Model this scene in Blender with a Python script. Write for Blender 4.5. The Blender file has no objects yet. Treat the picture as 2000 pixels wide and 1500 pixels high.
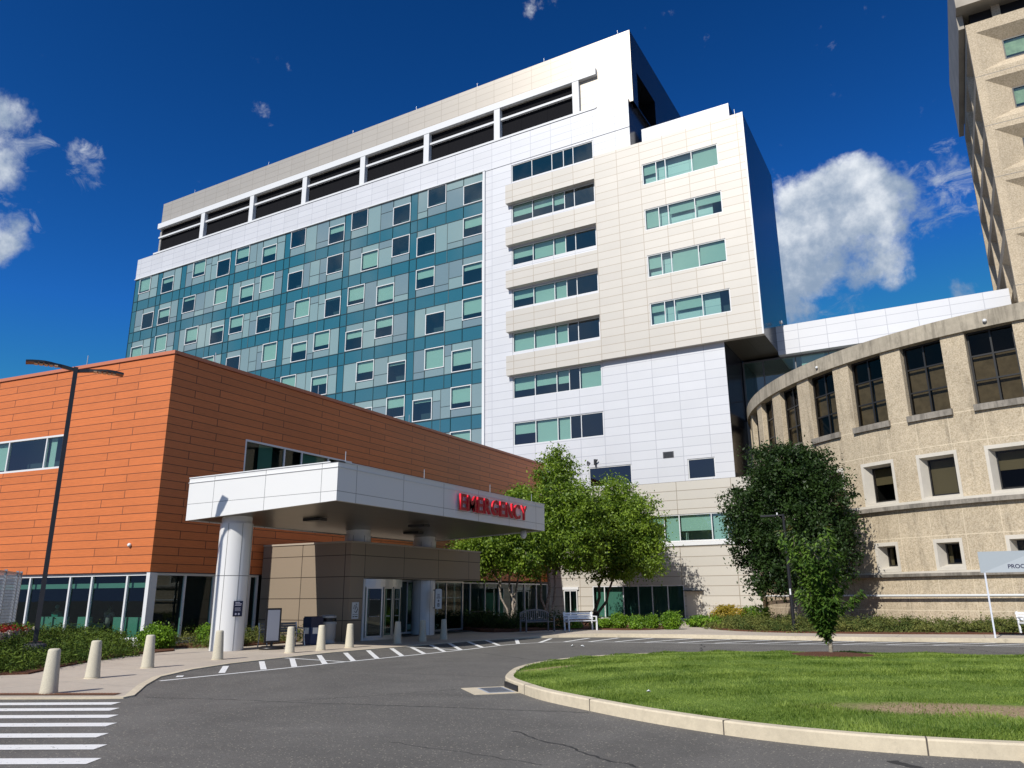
import bpy, math, random
import numpy as np
from mathutils import Vector, Matrix, Euler
R = math.radians
sc = bpy.context.scene
COL = sc.collection

# ------------------------------------------------------------------ camera
CR = Vector((0.871, 0.492, -0.007)); CV = Vector((0.136, -0.228, 0.964)); CF = Vector((-0.472, 0.841, 0.265))
_p, _r, _y = 0.2686320822452695, 0.007136047784475802, -0.5119969145840011
_F = Vector((math.sin(_y), math.cos(_y), 0)); _R = Vector((math.cos(_y), -math.sin(_y), 0)); _U = Vector((0, 0, 1))
CF = math.cos(_p)*_F + math.sin(_p)*_U
_up = -math.sin(_p)*_F + math.cos(_p)*_U
CR = math.cos(_r)*_R - math.sin(_r)*_up
CV = math.sin(_r)*_R + math.cos(_r)*_up
FPX = 1503.777
cam = bpy.data.cameras.new('camera'); camo = bpy.data.objects.new('camera', cam); COL.objects.link(camo)
cam.sensor_width = 36; cam.lens = FPX/2000*36; cam.clip_end = 4000; cam.clip_start = 0.1
M = Matrix((CR, CV, -CF)).transposed().to_4x4(); M.translation = Vector((0, 0, 1.72))
camo.matrix_world = M
sc.camera = camo
def ray(px, py):
    return ((px-1000)*CR - (py-750)*CV + FPX*CF).normalized()

# ------------------------------------------------------------------ light
SUN_EL, SUN_AZ = 40.5, 6.0          # sun stands behind the camera, low in the -Y direction
sun_dir = Vector((-math.sin(R(SUN_AZ))*math.cos(R(SUN_EL)), -math.cos(R(SUN_AZ))*math.cos(R(SUN_EL)), math.sin(R(SUN_EL))))
sl = bpy.data.lights.new('sun', 'SUN'); sl.energy = 4.75; sl.angle = R(0.5); sl.color = (1, .955, .88)
so = bpy.data.objects.new('sun', sl); COL.objects.link(so)
so.rotation_euler = (-sun_dir).to_track_quat('-Z', 'Y').to_euler()
sc.view_settings.view_transform = 'Standard'; sc.view_settings.look = 'None'
sc.view_settings.gamma = 1; sc.view_settings.exposure = 0.0
try: sc.view_settings.use_curve_mapping = False
except Exception: pass

# ------------------------------------------------------------------ node helpers
class NT:
    def __init__(s, tree): s.t = tree; s.n = tree.nodes; s.l = tree.links
    def node(s, typ, **kw):
        n = s.n.new(typ)
        for k, v in kw.items(): setattr(n, k, v)
        return n
    def put(s, sock, v):
        if isinstance(v, bpy.types.NodeSocket): s.l.new(v, sock)
        elif v is not None: sock.default_value = v
    def m(s, op, a, b=None, c=None, clamp=False):
        n = s.node('ShaderNodeMath', operation=op, use_clamp=clamp)
        s.put(n.inputs[0], a)
        if b is not None: s.put(n.inputs[1], b)
        if c is not None: s.put(n.inputs[2], c)
        return n.outputs[0]
    def vm(s, op, a, b=None):
        n = s.node('ShaderNodeVectorMath', operation=op)
        s.put(n.inputs[0], a)
        if b is not None: s.put(n.inputs[1], b)
        return n.outputs['Value'] if op in ('DOT_PRODUCT', 'LENGTH', 'DISTANCE') else n.outputs[0]
    def mix(s, f, a, b, blend='MIX'):
        n = s.node('ShaderNodeMix', data_type='RGBA', blend_type=blend)
        s.put(n.inputs[0], f); s.put(n.inputs[6], a); s.put(n.inputs[7], b)
        return n.outputs[2]
    def noise(s, vec, scale, detail=3, rough=.5, dist=0):
        n = s.node('ShaderNodeTexNoise'); s.put(n.inputs['Vector'], vec)
        n.inputs['Scale'].default_value = scale; n.inputs['Detail'].default_value = detail
        n.inputs['Roughness'].default_value = rough; n.inputs['Distortion'].default_value = dist
        return n.outputs['Fac']
    def ramp(s, f, lo, hi, a=0., b=1., smooth=True):
        n = s.node('ShaderNodeMapRange', interpolation_type='SMOOTHSTEP' if smooth else 'LINEAR')
        s.put(n.inputs[0], f); n.inputs[1].default_value = lo; n.inputs[2].default_value = hi
        n.inputs[3].default_value = a; n.inputs[4].default_value = b
        return n.outputs[0]
    def xyz(s, x, y, z):
        n = s.node('ShaderNodeCombineXYZ'); s.put(n.inputs[0], x); s.put(n.inputs[1], y); s.put(n.inputs[2], z); return n.outputs[0]
    def sep(s, v):
        n = s.node('ShaderNodeSeparateXYZ'); s.put(n.inputs[0], v); return n.outputs
def c4(c): return (c[0], c[1], c[2], 1)
def newmat(name):
    m = bpy.data.materials.new(name); m.use_nodes = True
    t = NT(m.node_tree); t.n.clear()
    out = t.node('ShaderNodeOutputMaterial')
    return m, t, out
def principled(t, out, color, rough=.6, metal=0., spec=.5, coat=0., bump=None, bstr=.3, bdist=.01):
    b = t.node('ShaderNodeBsdfPrincipled')
    t.put(b.inputs['Base Color'], c4(color) if isinstance(color, (tuple, list)) else color)
    t.put(b.inputs['Roughness'], rough); b.inputs['Metallic'].default_value = metal
    b.inputs['Specular IOR Level'].default_value = spec; b.inputs['Coat Weight'].default_value = coat
    b.inputs['Coat Roughness'].default_value = .05
    if bump is not None:
        n = t.node('ShaderNodeBump'); n.inputs['Strength'].default_value = bstr; n.inputs['Distance'].default_value = bdist
        t.l.new(bump, n.inputs['Height']); t.l.new(n.outputs[0], b.inputs['Normal'])
    if out is not None: t.l.new(b.outputs[0], out.inputs[0])
    return b

# ------------------------------------------------------------------ world: sky and clouds
w = bpy.data.worlds.new('World'); sc.world = w; w.use_nodes = True
t = NT(w.node_tree); t.n.clear()
wo = t.node('ShaderNodeOutputWorld'); bg = t.node('ShaderNodeBackground')
sky = t.node('ShaderNodeTexSky', sky_type='NISHITA'); sky.sun_disc = False
sky.sun_elevation = R(SUN_EL); sky.sun_rotation = R(180+SUN_AZ); sky.air_density = 1.0; sky.dust_density = .15; sky.ozone_density = 3.0
SKYS = 0.075
_s = t.sep(sky.outputs[0])          # deep polarised blue: a steeper response per channel
skyc = t.xyz(*[t.m('MINIMUM', t.m('MULTIPLY', t.m('POWER', _s[i], p_), k_), c_) for i, (p_, k_, c_) in enumerate(((2.35, .096, 2.3), (1.8, .39, 3.4), (1.85, .497, 6.6)))])
tc = t.node('ShaderNodeTexCoord'); D = t.vm('NORMALIZE', tc.outputs['Generated'])
def blob(px, py, r_out, r_in, wgt=1.0, d=None):
    d = d or ray(px, py)
    dp = t.vm('DOT_PRODUCT', D, tuple(d))
    return t.m('MULTIPLY', t.ramp(dp, math.cos(R(r_out)), math.cos(R(r_in))), wgt)
blobs = [blob(1640, 430, 5.4, 2.0, 1.25), blob(1590, 490, 5.0, 1.6, 1.2), blob(1690, 490, 4.2, 1.4, 1.15), blob(1560, 570, 4.6, .8, .80), blob(1650, 560, 3.2, .6, .72), blob(1730, 400, 3.2, .8, .8), blob(1800, 400, 3.2, .3, .52), blob(1850, 360, 3.0, .2, .47), blob(1770, 340, 2.4, .2, .40),
         blob(-20, 310, 2.8, .5, .58), blob(22, 335, 2.0, .3, .42), blob(5, 215, 2.4, .3, .40), blob(20, 455, 2.0, .3, .44), blob(-25, 465, 2.2, .5, .50), blob(175, 335, 1.5, .2, .36), blob(150, 295, 1.3, .2, .36),
         blob(1055, 8, 2.0, .2, .52), blob(1720, 14, 2.0, .2, .5), blob(1890, 580, 1.6, .3, .5)]
mask = blobs[0]
for b in blobs[1:]: mask = t.m('MAXIMUM', mask, b)
n1 = t.noise(D, 12, 13, .62, .12); n2 = t.noise(D, 5.5, 8, .62, .2)
dens = t.ramp(t.m('ADD', mask, t.m('MULTIPLY', t.m('SUBTRACT', n1, .5), 2.9)), .42, 1.02)
wm = blob(1840, 365, 4.6, .6, .80)
for b in (blob(1780, 420, 3.6, .5, .8), blob(1770, 350, 3.0, .4, .62), blob(20, 300, 4.2, .5, .70), blob(20, 440, 3.4, .5, .62), blob(165, 320, 2.4, .3, .62), blob(1600, 590, 4.2, .5, .7)): wm = t.m('MAXIMUM', wm, b)
n3 = t.noise(t.vm('MULTIPLY', D, (1.0, 1.0, 1.7)), 24, 12, .68, .7)
wisp = t.m('MULTIPLY', t.ramp(t.m('ADD', wm, t.m('MULTIPLY', t.m('SUBTRACT', n3, .5), 3.0)), .58, 1.35), .72)
dens = t.m('MAXIMUM', dens, wisp)
dx, dy, dz = t.sep(D)[0], t.sep(D)[1], t.sep(D)[2]
south = t.ramp(dy, .15, -.25)                       # broken clouds stand in the part of the sky behind the camera
dens2 = t.m('MULTIPLY', t.ramp(n2, .44, .64), t.m('MULTIPLY', south, t.ramp(dz, .02, .2)))
dens = t.m('MAXIMUM', dens, t.m('MULTIPLY', dens2, .55))
shade = t.ramp(t.m('ADD', t.noise(D, 11, 8, .6), t.m('MULTIPLY', t.m('SUBTRACT', dz, .44), 1.3)), .36, .66)
ccol = t.mix(shade, (.27, .36, .50, 1), (.88, .92, .97, 1))
ccol = t.mix(1.0, ccol, (1/SKYS,)*3+(1,), 'MULTIPLY')
t.l.new(t.mix(dens, skyc, ccol), bg.inputs[0]); bg.inputs[1].default_value = SKYS
t.l.new(bg.outputs[0], wo.inputs[0])

# ------------------------------------------------------------------ object helpers
def tag(o, label=None, cat=None, group=None, kind=None):
    if label: o['label'] = label
    if cat: o['category'] = cat
    if group: o['group'] = group
    if kind: o['kind'] = kind
    return o
def thing(name, label, cat, loc=(0, 0, 0), rz=0., group=None):
    o = bpy.data.objects.new(name, None); COL.objects.link(o); o.empty_display_size = .2
    o.location = loc; o.rotation_euler = (0, 0, rz)
    return tag(o, label, cat, group)
def children(o): return [c for c in bpy.data.objects if c.parent == o]
def copy_tree(o, parent=None):
    c = o.copy(); COL.objects.link(c)
    if parent: c.parent = parent
    for ch in children(o):
        if ch is not c: copy_tree(ch, c)
    return c
class MB:
    """collects faces; build() links them as ONE mesh object"""
    def __init__(s): s.v = []; s.f = []; s.mi = []; s.uv = []; s.sm = []
    def face(s, pts, mi=0, uv=None, smooth=False):
        b = len(s.v); s.v += [tuple(p) for p in pts]; s.f.append(tuple(range(b, b+len(pts)))); s.mi.append(mi)
        s.uv.append(uv if uv else [(0, 0)]*len(pts)); s.sm.append(smooth); return s
    def box(s, x0, x1, y0, y1, z0, z1, mi=0):
        P = [(x0, y0, z0), (x1, y0, z0), (x1, y1, z0), (x0, y1, z0), (x0, y0, z1), (x1, y0, z1), (x1, y1, z1), (x0, y1, z1)]
        for f, (a, b) in (((0, 1, 5, 4), (0, 2)), ((1, 2, 6, 5), (1, 2)), ((2, 3, 7, 6), (0, 2)), ((3, 0, 4, 7), (1, 2)), ((4, 5, 6, 7), (0, 1)), ((3, 2, 1, 0), (0, 1))):
            s.face([P[i] for i in f], mi, [(P[i][a], P[i][b]) for i in f])
        return s
    def obox(s, p, q, w, h, mi=0, up=Vector((0, 0, 1))):
        """bar from p to q, w wide sideways, h thick along up"""
        p = Vector(p); q = Vector(q); d = (q-p).normalized()
        sd = d.cross(up)
        if sd.length < 1e-4: sd = d.cross(Vector((0, 1, 0)))
        sd.normalize(); u = sd.cross(d).normalized(); sd = sd*w/2; u = u*h/2
        A = [p-sd-u, p+sd-u, p+sd+u, p-sd+u]; B = [a+(q-p) for a in A]
        for i in range(4):
            j = (i+1) % 4; s.face([A[i], A[j], B[j], B[i]], mi)
        s.face(A[::-1], mi); s.face(B, mi); return s
    def tube(s, pts, rad, n=8, mi=0, cap=True, smooth=True):
        pts = [Vector(p) for p in pts]; rad = rad if isinstance(rad, (list, tuple)) else [rad]*len(pts)
        rings = []; base = len(s.v); prev = None
        for i, p in enumerate(pts):
            d = (pts[min(i+1, len(pts)-1)]-pts[max(i-1, 0)]).normalized()
            a = prev if prev is not None else (Vector((1, 0, 0)) if abs(d.x) < .9 else Vector((0, 1, 0)))
            a = (a - d*a.dot(d)).normalized(); prev = a; b = d.cross(a)
            rings.append([p+(a*math.cos(2*math.pi*k/n)+b*math.sin(2*math.pi*k/n))*rad[i] for k in range(n)])
        for rg in rings: s.v += [tuple(x) for x in rg]
        for i in range(len(pts)-1):
            for k in range(n):
                k2 = (k+1) % n
                s.f.append((base+i*n+k, base+i*n+k2, base+(i+1)*n+k2, base+(i+1)*n+k)); s.mi.append(mi); s.uv.append([(0, 0)]*4); s.sm.append(smooth)
        if cap:
            s.face(rings[0][::-1], mi); s.face(rings[-1], mi)
        return s
    def lathe(s, prof, n=24, c=(0, 0), mi=0, smooth=True):
        """prof: list of (r, z)"""
        base = len(s.v)
        for r, z in prof:
            for k in range(n):
                a = 2*math.pi*k/n; s.v.append((c[0]+r*math.cos(a), c[1]+r*math.sin(a), z))
        for i in range(len(prof)-1):
            for k in range(n):
                k2 = (k+1) % n
                s.f.append((base+i*n+k, base+i*n+k2, base+(i+1)*n+k2, base+(i+1)*n+k)); s.mi.append(mi); s.sm.append(smooth)
                u0 = 2*math.pi*prof[i][0]*k/n; u1 = 2*math.pi*prof[i][0]*(k+1)/n
                s.uv.append([(u0, prof[i][1]), (u1, prof[i][1]), (u1, prof[i+1][1]), (u0, prof[i+1][1])])
        return s
    def poly(s, pts, z=None, mi=0):
        P = [(p[0], p[1], p[2] if len(p) > 2 else z) for p in pts]
        return s.face(P, mi, [(p[0], p[1]) for p in P])
    def prism(s, pts, z0, z1, mi=0, mi_top=None):
        n = len(pts)
        area = sum(pts[i][0]*pts[(i+1) % n][1]-pts[(i+1) % n][0]*pts[i][1] for i in range(n))
        if area < 0: pts = pts[::-1]
        for i in range(n):
            a, b = pts[i], pts[(i+1) % n]; L = math.dist(a, b)
            s.face([(a[0], a[1], z0), (b[0], b[1], z0), (b[0], b[1], z1), (a[0], a[1], z1)], mi, [(0, z0), (L, z0), (L, z1), (0, z1)])
        s.poly(pts, z1, mi if mi_top is None else mi_top); s.poly(pts[::-1], z0, mi); return s
    def build(s, name, mats, parent=None):
        me = bpy.data.meshes.new(name); me.from_pydata(s.v, [], s.f)
        if not isinstance(mats, (list, tuple)): mats = [mats]
        for m in mats: me.materials.append(m)
        me.polygons.foreach_set('material_index', s.mi); me.polygons.foreach_set('use_smooth', s.sm)
        ul = me.uv_layers.new(name='uv'); flat = [x for f in s.uv for p in f for x in p]
        ul.data.foreach_set('uv', flat); me.update()
        o = bpy.data.objects.new(name, me); COL.objects.link(o)
        if parent: o.parent = parent
        return o
class Frame:
    """wall coordinates: u along the wall, z up, d inwards"""
    def __init__(s, o, U):
        s.o = Vector((o[0], o[1], 0)); s.U = Vector((U[0], U[1], 0)).normalized(); s.N = s.U.cross(Vector((0, 0, 1)))
    def p(s, u, z, d=0): return s.o + s.U*u + Vector((0, 0, z)) - s.N*d
    def quad(s, mb, u0, u1, z0, z1, d=0, mi=0):
        mb.face([s.p(u0, z0, d), s.p(u1, z0, d), s.p(u1, z1, d), s.p(u0, z1, d)], mi, [(u0, z0), (u1, z0), (u1, z1), (u0, z1)])
    def bar(s, mb, u0, u1, z0, z1, d0, d1, mi=0):
        """solid box, d0 < d1 (d0 the outer side)"""
        P = lambda u, z, d: s.p(u, z, d)
        s.quad(mb, u0, u1, z0, z1, d0, mi)
        mb.face([P(u1, z0, d1), P(u0, z0, d1), P(u0, z1, d1), P(u1, z1, d1)], mi, [(u1, z0), (u0, z0), (u0, z1), (u1, z1)])
        mb.face([P(u0, z0, d1), P(u0, z0, d0), P(u0, z1, d0), P(u0, z1, d1)], mi, [(d1, z0), (d0, z0), (d0, z1), (d1, z1)])
        mb.face([P(u1, z0, d0), P(u1, z0, d1), P(u1, z1, d1), P(u1, z1, d0)], mi, [(d0, z0), (d1, z0), (d1, z1), (d0, z1)])
        mb.face([P(u0, z1, d0), P(u1, z1, d0), P(u1, z1, d1), P(u0, z1, d1)], mi, [(u0, d0), (u1, d0), (u1, d1), (u0, d1)])
        mb.face([P(u0, z0, d1), P(u1, z0, d1), P(u1, z0, d0), P(u0, z0, d0)], mi, [(u0, d1), (u1, d1), (u1, d0), (u0, d0)])
    def wall(s, mb, u0, u1, z0, z1, holes=(), d=0, depth=.25, mi=0, mi_rev=None, mi_back=None, back=None):
        us = sorted(set([u0, u1]+[min(max(h[i], u0), u1) for h in holes for i in (0, 1)]))
        zs = sorted(set([z0, z1]+[min(max(h[i], z0), z1) for h in holes for i in (2, 3)]))
        for i in range(len(us)-1):
            for j in range(len(zs)-1):
                cu = (us[i]+us[i+1])/2; cz = (zs[j]+zs[j+1])/2
                if any(h[0] < cu < h[1] and h[2] < cz < h[3] for h in holes): continue
                s.quad(mb, us[i], us[i+1], zs[j], zs[j+1], d, mi)
        r = mi if mi_rev is None else mi_rev
        for (a, b, c, e) in [h[:4] for h in holes]:
            P = s.p; D = d+depth
            mb.face([P(a, c, d), P(a, c, D), P(a, e, D), P(a, e, d)], r, [(0, 0)]*4)
            mb.face([P(b, c, D), P(b, c, d), P(b, e, d), P(b, e, D)], r, [(0, 0)]*4)
            mb.face([P(a, e, d), P(a, e, D), P(b, e, D), P(b, e, d)], r, [(0, 0)]*4)
            mb.face([P(a, c, D), P(a, c, d), P(b, c, d), P(b, c, D)], r, [(0, 0)]*4)
            if mi_back is not None: s.room(mb, a, b, c, e, D, back or D+.8, mi_back)
    def room(s, mb, a, b, c, e, D, bk, mi):
        s.quad(mb, a-.05, b+.05, c-.05, e+.05, bk, mi)
        P = s.p
        for q in ([P(a, c, D), P(a, c, bk), P(a, e, bk), P(a, e, D)], [P(b, c, bk), P(b, c, D), P(b, e, D), P(b, e, bk)],
                  [P(a, e, D), P(a, e, bk), P(b, e, bk), P(b, e, D)], [P(a, c, bk), P(a, c, D), P(b, c, D), P(b, c, bk)]):
            mb.face(q, mi)

# ------------------------------------------------------------------ materials
def simple(name, color, rough=.6, metal=0., spec=.5, coat=0., var=0., vscale=8., bump=0., bscale=60.):
    m, t, out = newmat(name)
    col = c4(color); tcn = t.node('ShaderNodeTexCoord').outputs['Object']
    if var:
        n = t.noise(tcn, vscale, 5, .6)
        col = t.mix(t.ramp(n, .25, .75), c4([x*(1-var) for x in color]), c4([min(1, x*(1+var)) for x in color]))
    principled(t, out, col, rough, metal, spec, coat, t.noise(tcn, bscale, 4) if bump else None, bump, .01)
    return m
def panel_mat(name, color, pu, pv, ou=0, ov=0, wu=.02, wv=.02, joint=(.15, .15, .15), shift=0., rough=.4, metal=0., spec=.5, var=.04, grain=0., coat=0., streak=0., jstr=1.):
    """flat cladding panels laid out in wall coordinates (metres), with dark open joints"""
    m, t, out = newmat(name)
    uv = t.node('ShaderNodeUVMap', uv_map='uv').outputs[0]; s = t.sep(uv)
    v = t.m('DIVIDE', t.m('SUBTRACT', s[1], ov), pv); row = t.m('FLOOR', v); fv = t.m('SUBTRACT', v, row)
    u = t.m('DIVIDE', t.m('SUBTRACT', s[0], ou), pu)
    if shift:
        par = t.m('SUBTRACT', row, t.m('MULTIPLY', t.m('FLOOR', t.m('MULTIPLY', row, .5)), 2))
        u = t.m('ADD', u, t.m('MULTIPLY', par, shift))
    cu = t.m('FLOOR', u); fu = t.m('SUBTRACT', u, cu)
    ju = t.m('LESS_THAN', t.m('MINIMUM', fu, t.m('SUBTRACT', 1., fu)), wu/2/pu)
    jv = t.m('LESS_THAN', t.m('MINIMUM', fv, t.m('SUBTRACT', 1., fv)), wv/2/pv)
    j = t.m('MAXIMUM', ju, jv)
    wn = t.node('ShaderNodeTexWhiteNoise'); t.put(wn.inputs['Vector'], t.xyz(cu, row, 3.))
    f = t.m('ADD', 1-var, t.m('MULTIPLY', wn.outputs[0], 2*var))
    big = t.noise(t.xyz(s[0], s[1], 0), .35, 4, .6)
    f = t.m('MULTIPLY', f, t.ramp(big, .2, .8, 1-var, 1+var*.6))
    if grain:
        g = t.noise(t.xyz(t.m('MULTIPLY', s[0], 1.3), t.m('MULTIPLY', s[1], 26.), t.m('MULTIPLY', row, 7.)), 2.2, 5, .65)
        f = t.m('MULTIPLY', f, t.ramp(g, .25, .75, 1-grain, 1+grain))
    if streak:
        g = t.noise(t.xyz(t.m('MULTIPLY', s[0], 5.), t.m('MULTIPLY', s[1], .5), 0), 1.0, 5, .7)
        f = t.m('MULTIPLY', f, t.ramp(g, .45, .8, 1, 1-streak))
    col = t.vm('MULTIPLY', c4(color)[:3], t.xyz(f, f, f))
    col = t.mix(t.m('MULTIPLY', j, jstr), col, c4(joint))
    # each panel is dished very slightly, so reflections break at the joints
    h = t.m('MULTIPLY', t.m('MULTIPLY', fu, t.m('SUBTRACT', 1., fu)), t.m('MULTIPLY', fv, t.m('SUBTRACT', 1., fv)))
    b = principled(t, out, col, rough, metal, spec, coat)
    return m
def glass(name, tint=(.42, .66, .60), refl=1.0, ior=2.3, rough=.0, gcol=(.85, .95, 1.0), wob=.0):
    m, t, out = newmat(name)
    tr = t.node('ShaderNodeBsdfTransparent'); tr.inputs[0].default_value = c4(tint)
    gl = t.node('ShaderNodeBsdfGlossy'); gl.inputs['Roughness'].default_value = rough; gl.inputs[0].default_value = c4(gcol)
    ge = t.node('ShaderNodeNewGeometry'); cs = t.m('ABSOLUTE', t.vm('DOT_PRODUCT', ge.outputs['Incoming'], ge.outputs['Normal']))
    f0 = ((ior-1)/(ior+1))**2; frv = t.m('ADD', f0, t.m('MULTIPLY', t.m('POWER', t.m('SUBTRACT', 1., cs, clamp=True), 5.), 1-f0))
    bp = t.node('ShaderNodeBump'); bp.inputs['Strength'].default_value = .05; bp.inputs['Distance'].default_value = .02
    t.l.new(t.noise(t.node('ShaderNodeTexCoord').outputs['Object'], .7, 2), bp.inputs['Height'])
    t.l.new(bp.outputs[0], gl.inputs['Normal'])
    mx = t.node('ShaderNodeMixShader'); t.put(mx.inputs[0], t.m('MULTIPLY', frv, refl, clamp=True))
    t.l.new(tr.outputs[0], mx.inputs[1]); t.l.new(gl.outputs[0], mx.inputs[2]); t.l.new(mx.outputs[0], out.inputs[0])
    return m
def opaque_glass(name, color, ior=1.55, var=.05):
    m, t, out = newmat(name)
    n = t.noise(t.node('ShaderNodeTexCoord').outputs['Object'], .5, 3)
    col = t.mix(n, c4([x*(1-var) for x in color]), c4([x*(1+var) for x in color]))
    b = principled(t, out, col, .04, 0, .5, 0); b.inputs['IOR'].default_value = ior
    return m
def leaf_mat(name, dark, light, trans=.35, rough=.45, gloss=.4):
    m, t, out = newmat(name)
    g = t.node('ShaderNodeNewGeometry'); rnd = g.outputs['Random Per Island']
    cl = t.noise(t.node('ShaderNodeTexCoord').outputs['Object'], 1.3, 3)
    f = t.m('ADD', t.m('MULTIPLY', rnd, .6), t.ramp(cl, .3, .7, -.12, .48), clamp=True)
    col = t.mix(f, c4(dark), c4(light))
    b = principled(t, None, col, rough, 0, gloss)
    tl = t.node('ShaderNodeBsdfTranslucent'); t.l.new(t.mix(1., col, (1.0, 1.15, .5, 1), 'MULTIPLY'), tl.inputs[0])
    mx = t.node('ShaderNodeMixShader'); mx.inputs[0].default_value = trans
    t.l.new(b.outputs[0], mx.inputs[1]); t.l.new(tl.outputs[0], mx.inputs[2]); t.l.new(mx.outputs[0], out.inputs[0])
    return m

M_WHITE = panel_mat('white_aluminium_panel', (.575, .585, .615), 1.94, .637, -29.15, 9.28, .045, .045, (.40, .41, .45), rough=.5, metal=.12, var=.03)
M_WHITEF = panel_mat('white_fine_panel', (.57, .58, .61), 1.94, .66, -29.15, 38.07, .045, .045, (.40, .41, .45), rough=.5, metal=.12, var=.03)
M_BEIGE = panel_mat('beige_aluminium_panel', (.515, .488, .445), 1.9, .637, -21.2, 18.6, .045, .045, (.36, .31, .25), rough=.5, metal=.12, var=.035)
M_BEIGEG = panel_mat('beige_ground_panel', (.52, .49, .435), 3.75, .637, -16.25, 9.28, .045, .045, (.28, .24, .19), rough=.5, metal=.1, var=.025)
M_TAN = panel_mat('taupe_roof_panel', (.56, .50, .42), 1.94, .66, -29.15, 44.4, .03, .03, (.3, .27, .24), rough=.42, metal=.35, var=.02)
M_TAN2 = panel_mat('beige_roof_panel', (.455, .415, .36), 1.94, .66, -29.15, 44.4, .045, .045, (.34, .30, .25), rough=.4, metal=.35, var=.02)
M_SIDE = panel_mat('shaded_side_panel', (.024, .026, .034), 3.2, 1.9, 0, .4, .03, .05, (.008, .009, .012), rough=.2, metal=.0, spec=.2, var=.05)  # front cladding again, with shade and dark sky reflection put into its colour
M_ORANGE = panel_mat('orange_wood_grain_board', (.575, .16, .042), 3.7, .3155, -3.04, 2.68, .03, .024, (.10, .025, .01), shift=-.333, rough=.5, var=.06, grain=.13)
M_ORANGE2 = panel_mat('orange_wood_grain_board_side', (.575, .16, .042), 3.7, .3155, 1.15, 2.68, .03, .024, (.06, .015, .008), shift=-.333, rough=.5, var=.07, grain=.15)
M_COPING = simple('terracotta_coping', (.50, .17, .09), .5)
M_TAUPE = panel_mat('taupe_metal_panel', (.29, .23, .168), 2.35, .85, -23.95, -.03, .035, .03, (.05, .035, .025), rough=.5, metal=.1, var=.03)
M_TAUPE2 = panel_mat('taupe_metal_panel_side', (.29, .23, .168), 2.65, .85, .88, -.03, .03, .03, (.05, .035, .025), rough=.5, metal=.1, var=.03)
M_CANOPY = panel_mat('white_canopy_panel', (.76, .76, .745), 2.47, .92, 0, 4.91, .02, .016, (.2, .2, .2), rough=.38, metal=.1, var=.01)
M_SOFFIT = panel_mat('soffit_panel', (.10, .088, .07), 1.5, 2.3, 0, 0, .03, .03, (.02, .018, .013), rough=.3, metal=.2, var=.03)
M_COLUMN = simple('white_column_cladding', (.74, .74, .735), .35, .1)
M_JOINT = simple('dark_joint', (.16, .16, .16), .6)
M_FRAME = simple('white_window_frame', (.68, .69, .70), .4)
M_ALU = simple('brushed_aluminium', (.55, .56, .57), .35, .7)
M_MULLION = simple('dark_mullion', (.02, .05, .06), .4)
M_TEAL = opaque_glass('teal_spandrel_glass', (.024, .115, .145), 2.6)
M_FRIT = opaque_glass('pale_fritted_glass', (.24, .33, .315), 2.6)
M_FRIT2 = opaque_glass('grey_fritted_glass', (.18, .24, .25), 2.6)
M_FRIT3 = opaque_glass('mid_fritted_glass', (.21, .285, .28), 2.6)
M_GLASS = glass('tinted_window_glass', (.62, .82, .76))
M_GLASSD = glass('dark_green_glass', (.30, .50, .44), 1.0, 1.6)
M_GLASSB = glass('bronze_glass', (.34, .32, .28), .5, 1.6, gcol=(.8, .75, .7))
M_BLIND = simple('pale_roller_blind', (.52, .56, .53), .8)
M_BLINDT = simple('tan_curtain', (.55, .48, .34), .9, var=.2, vscale=3)
M_ROOM = simple('dim_room', (.05, .06, .075), .9)
M_ROOML = simple('room_finish', (.07, .075, .075), .8, var=.2, vscale=1)
M_LOUVRE = None
def louvre():
    m, t, out = newmat('dark_mesh_screen')
    s = t.sep(t.node('ShaderNodeUVMap', uv_map='uv').outputs[0])
    f = t.m('FRACT', t.m('MULTIPLY', s[1], 9.)); g = t.m('FRACT', t.m('DIVIDE', s[0], 2.58))
    col = t.mix(t.ramp(f, .2, .6), (.006, .006, .008, 1), (.016, .016, .018, 1))
    col = t.mix(t.m('LESS_THAN', g, .02), col, (.008, .008, .01, 1))
    principled(t, out, col, .8, 0, .03); return m
M_LOUVRE = louvre()
M_BLACK = simple('black_paint', (.012, .012, .014), .4)
M_DKMETAL = simple('dark_bronze_metal', (.035, .035, .038), .35, .3)
M_GREYM = simple('grey_coated_metal', (.13, .135, .145), .4, .3)
M_BROOM = simple('white_bench_paint', (.80, .81, .82), .45)
M_STEEL = simple('galvanised_steel', (.42, .44, .46), .4, .7, var=.15, vscale=20)
M_LED = simple('led_lens', (.5, .36, .24), .3)

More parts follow.
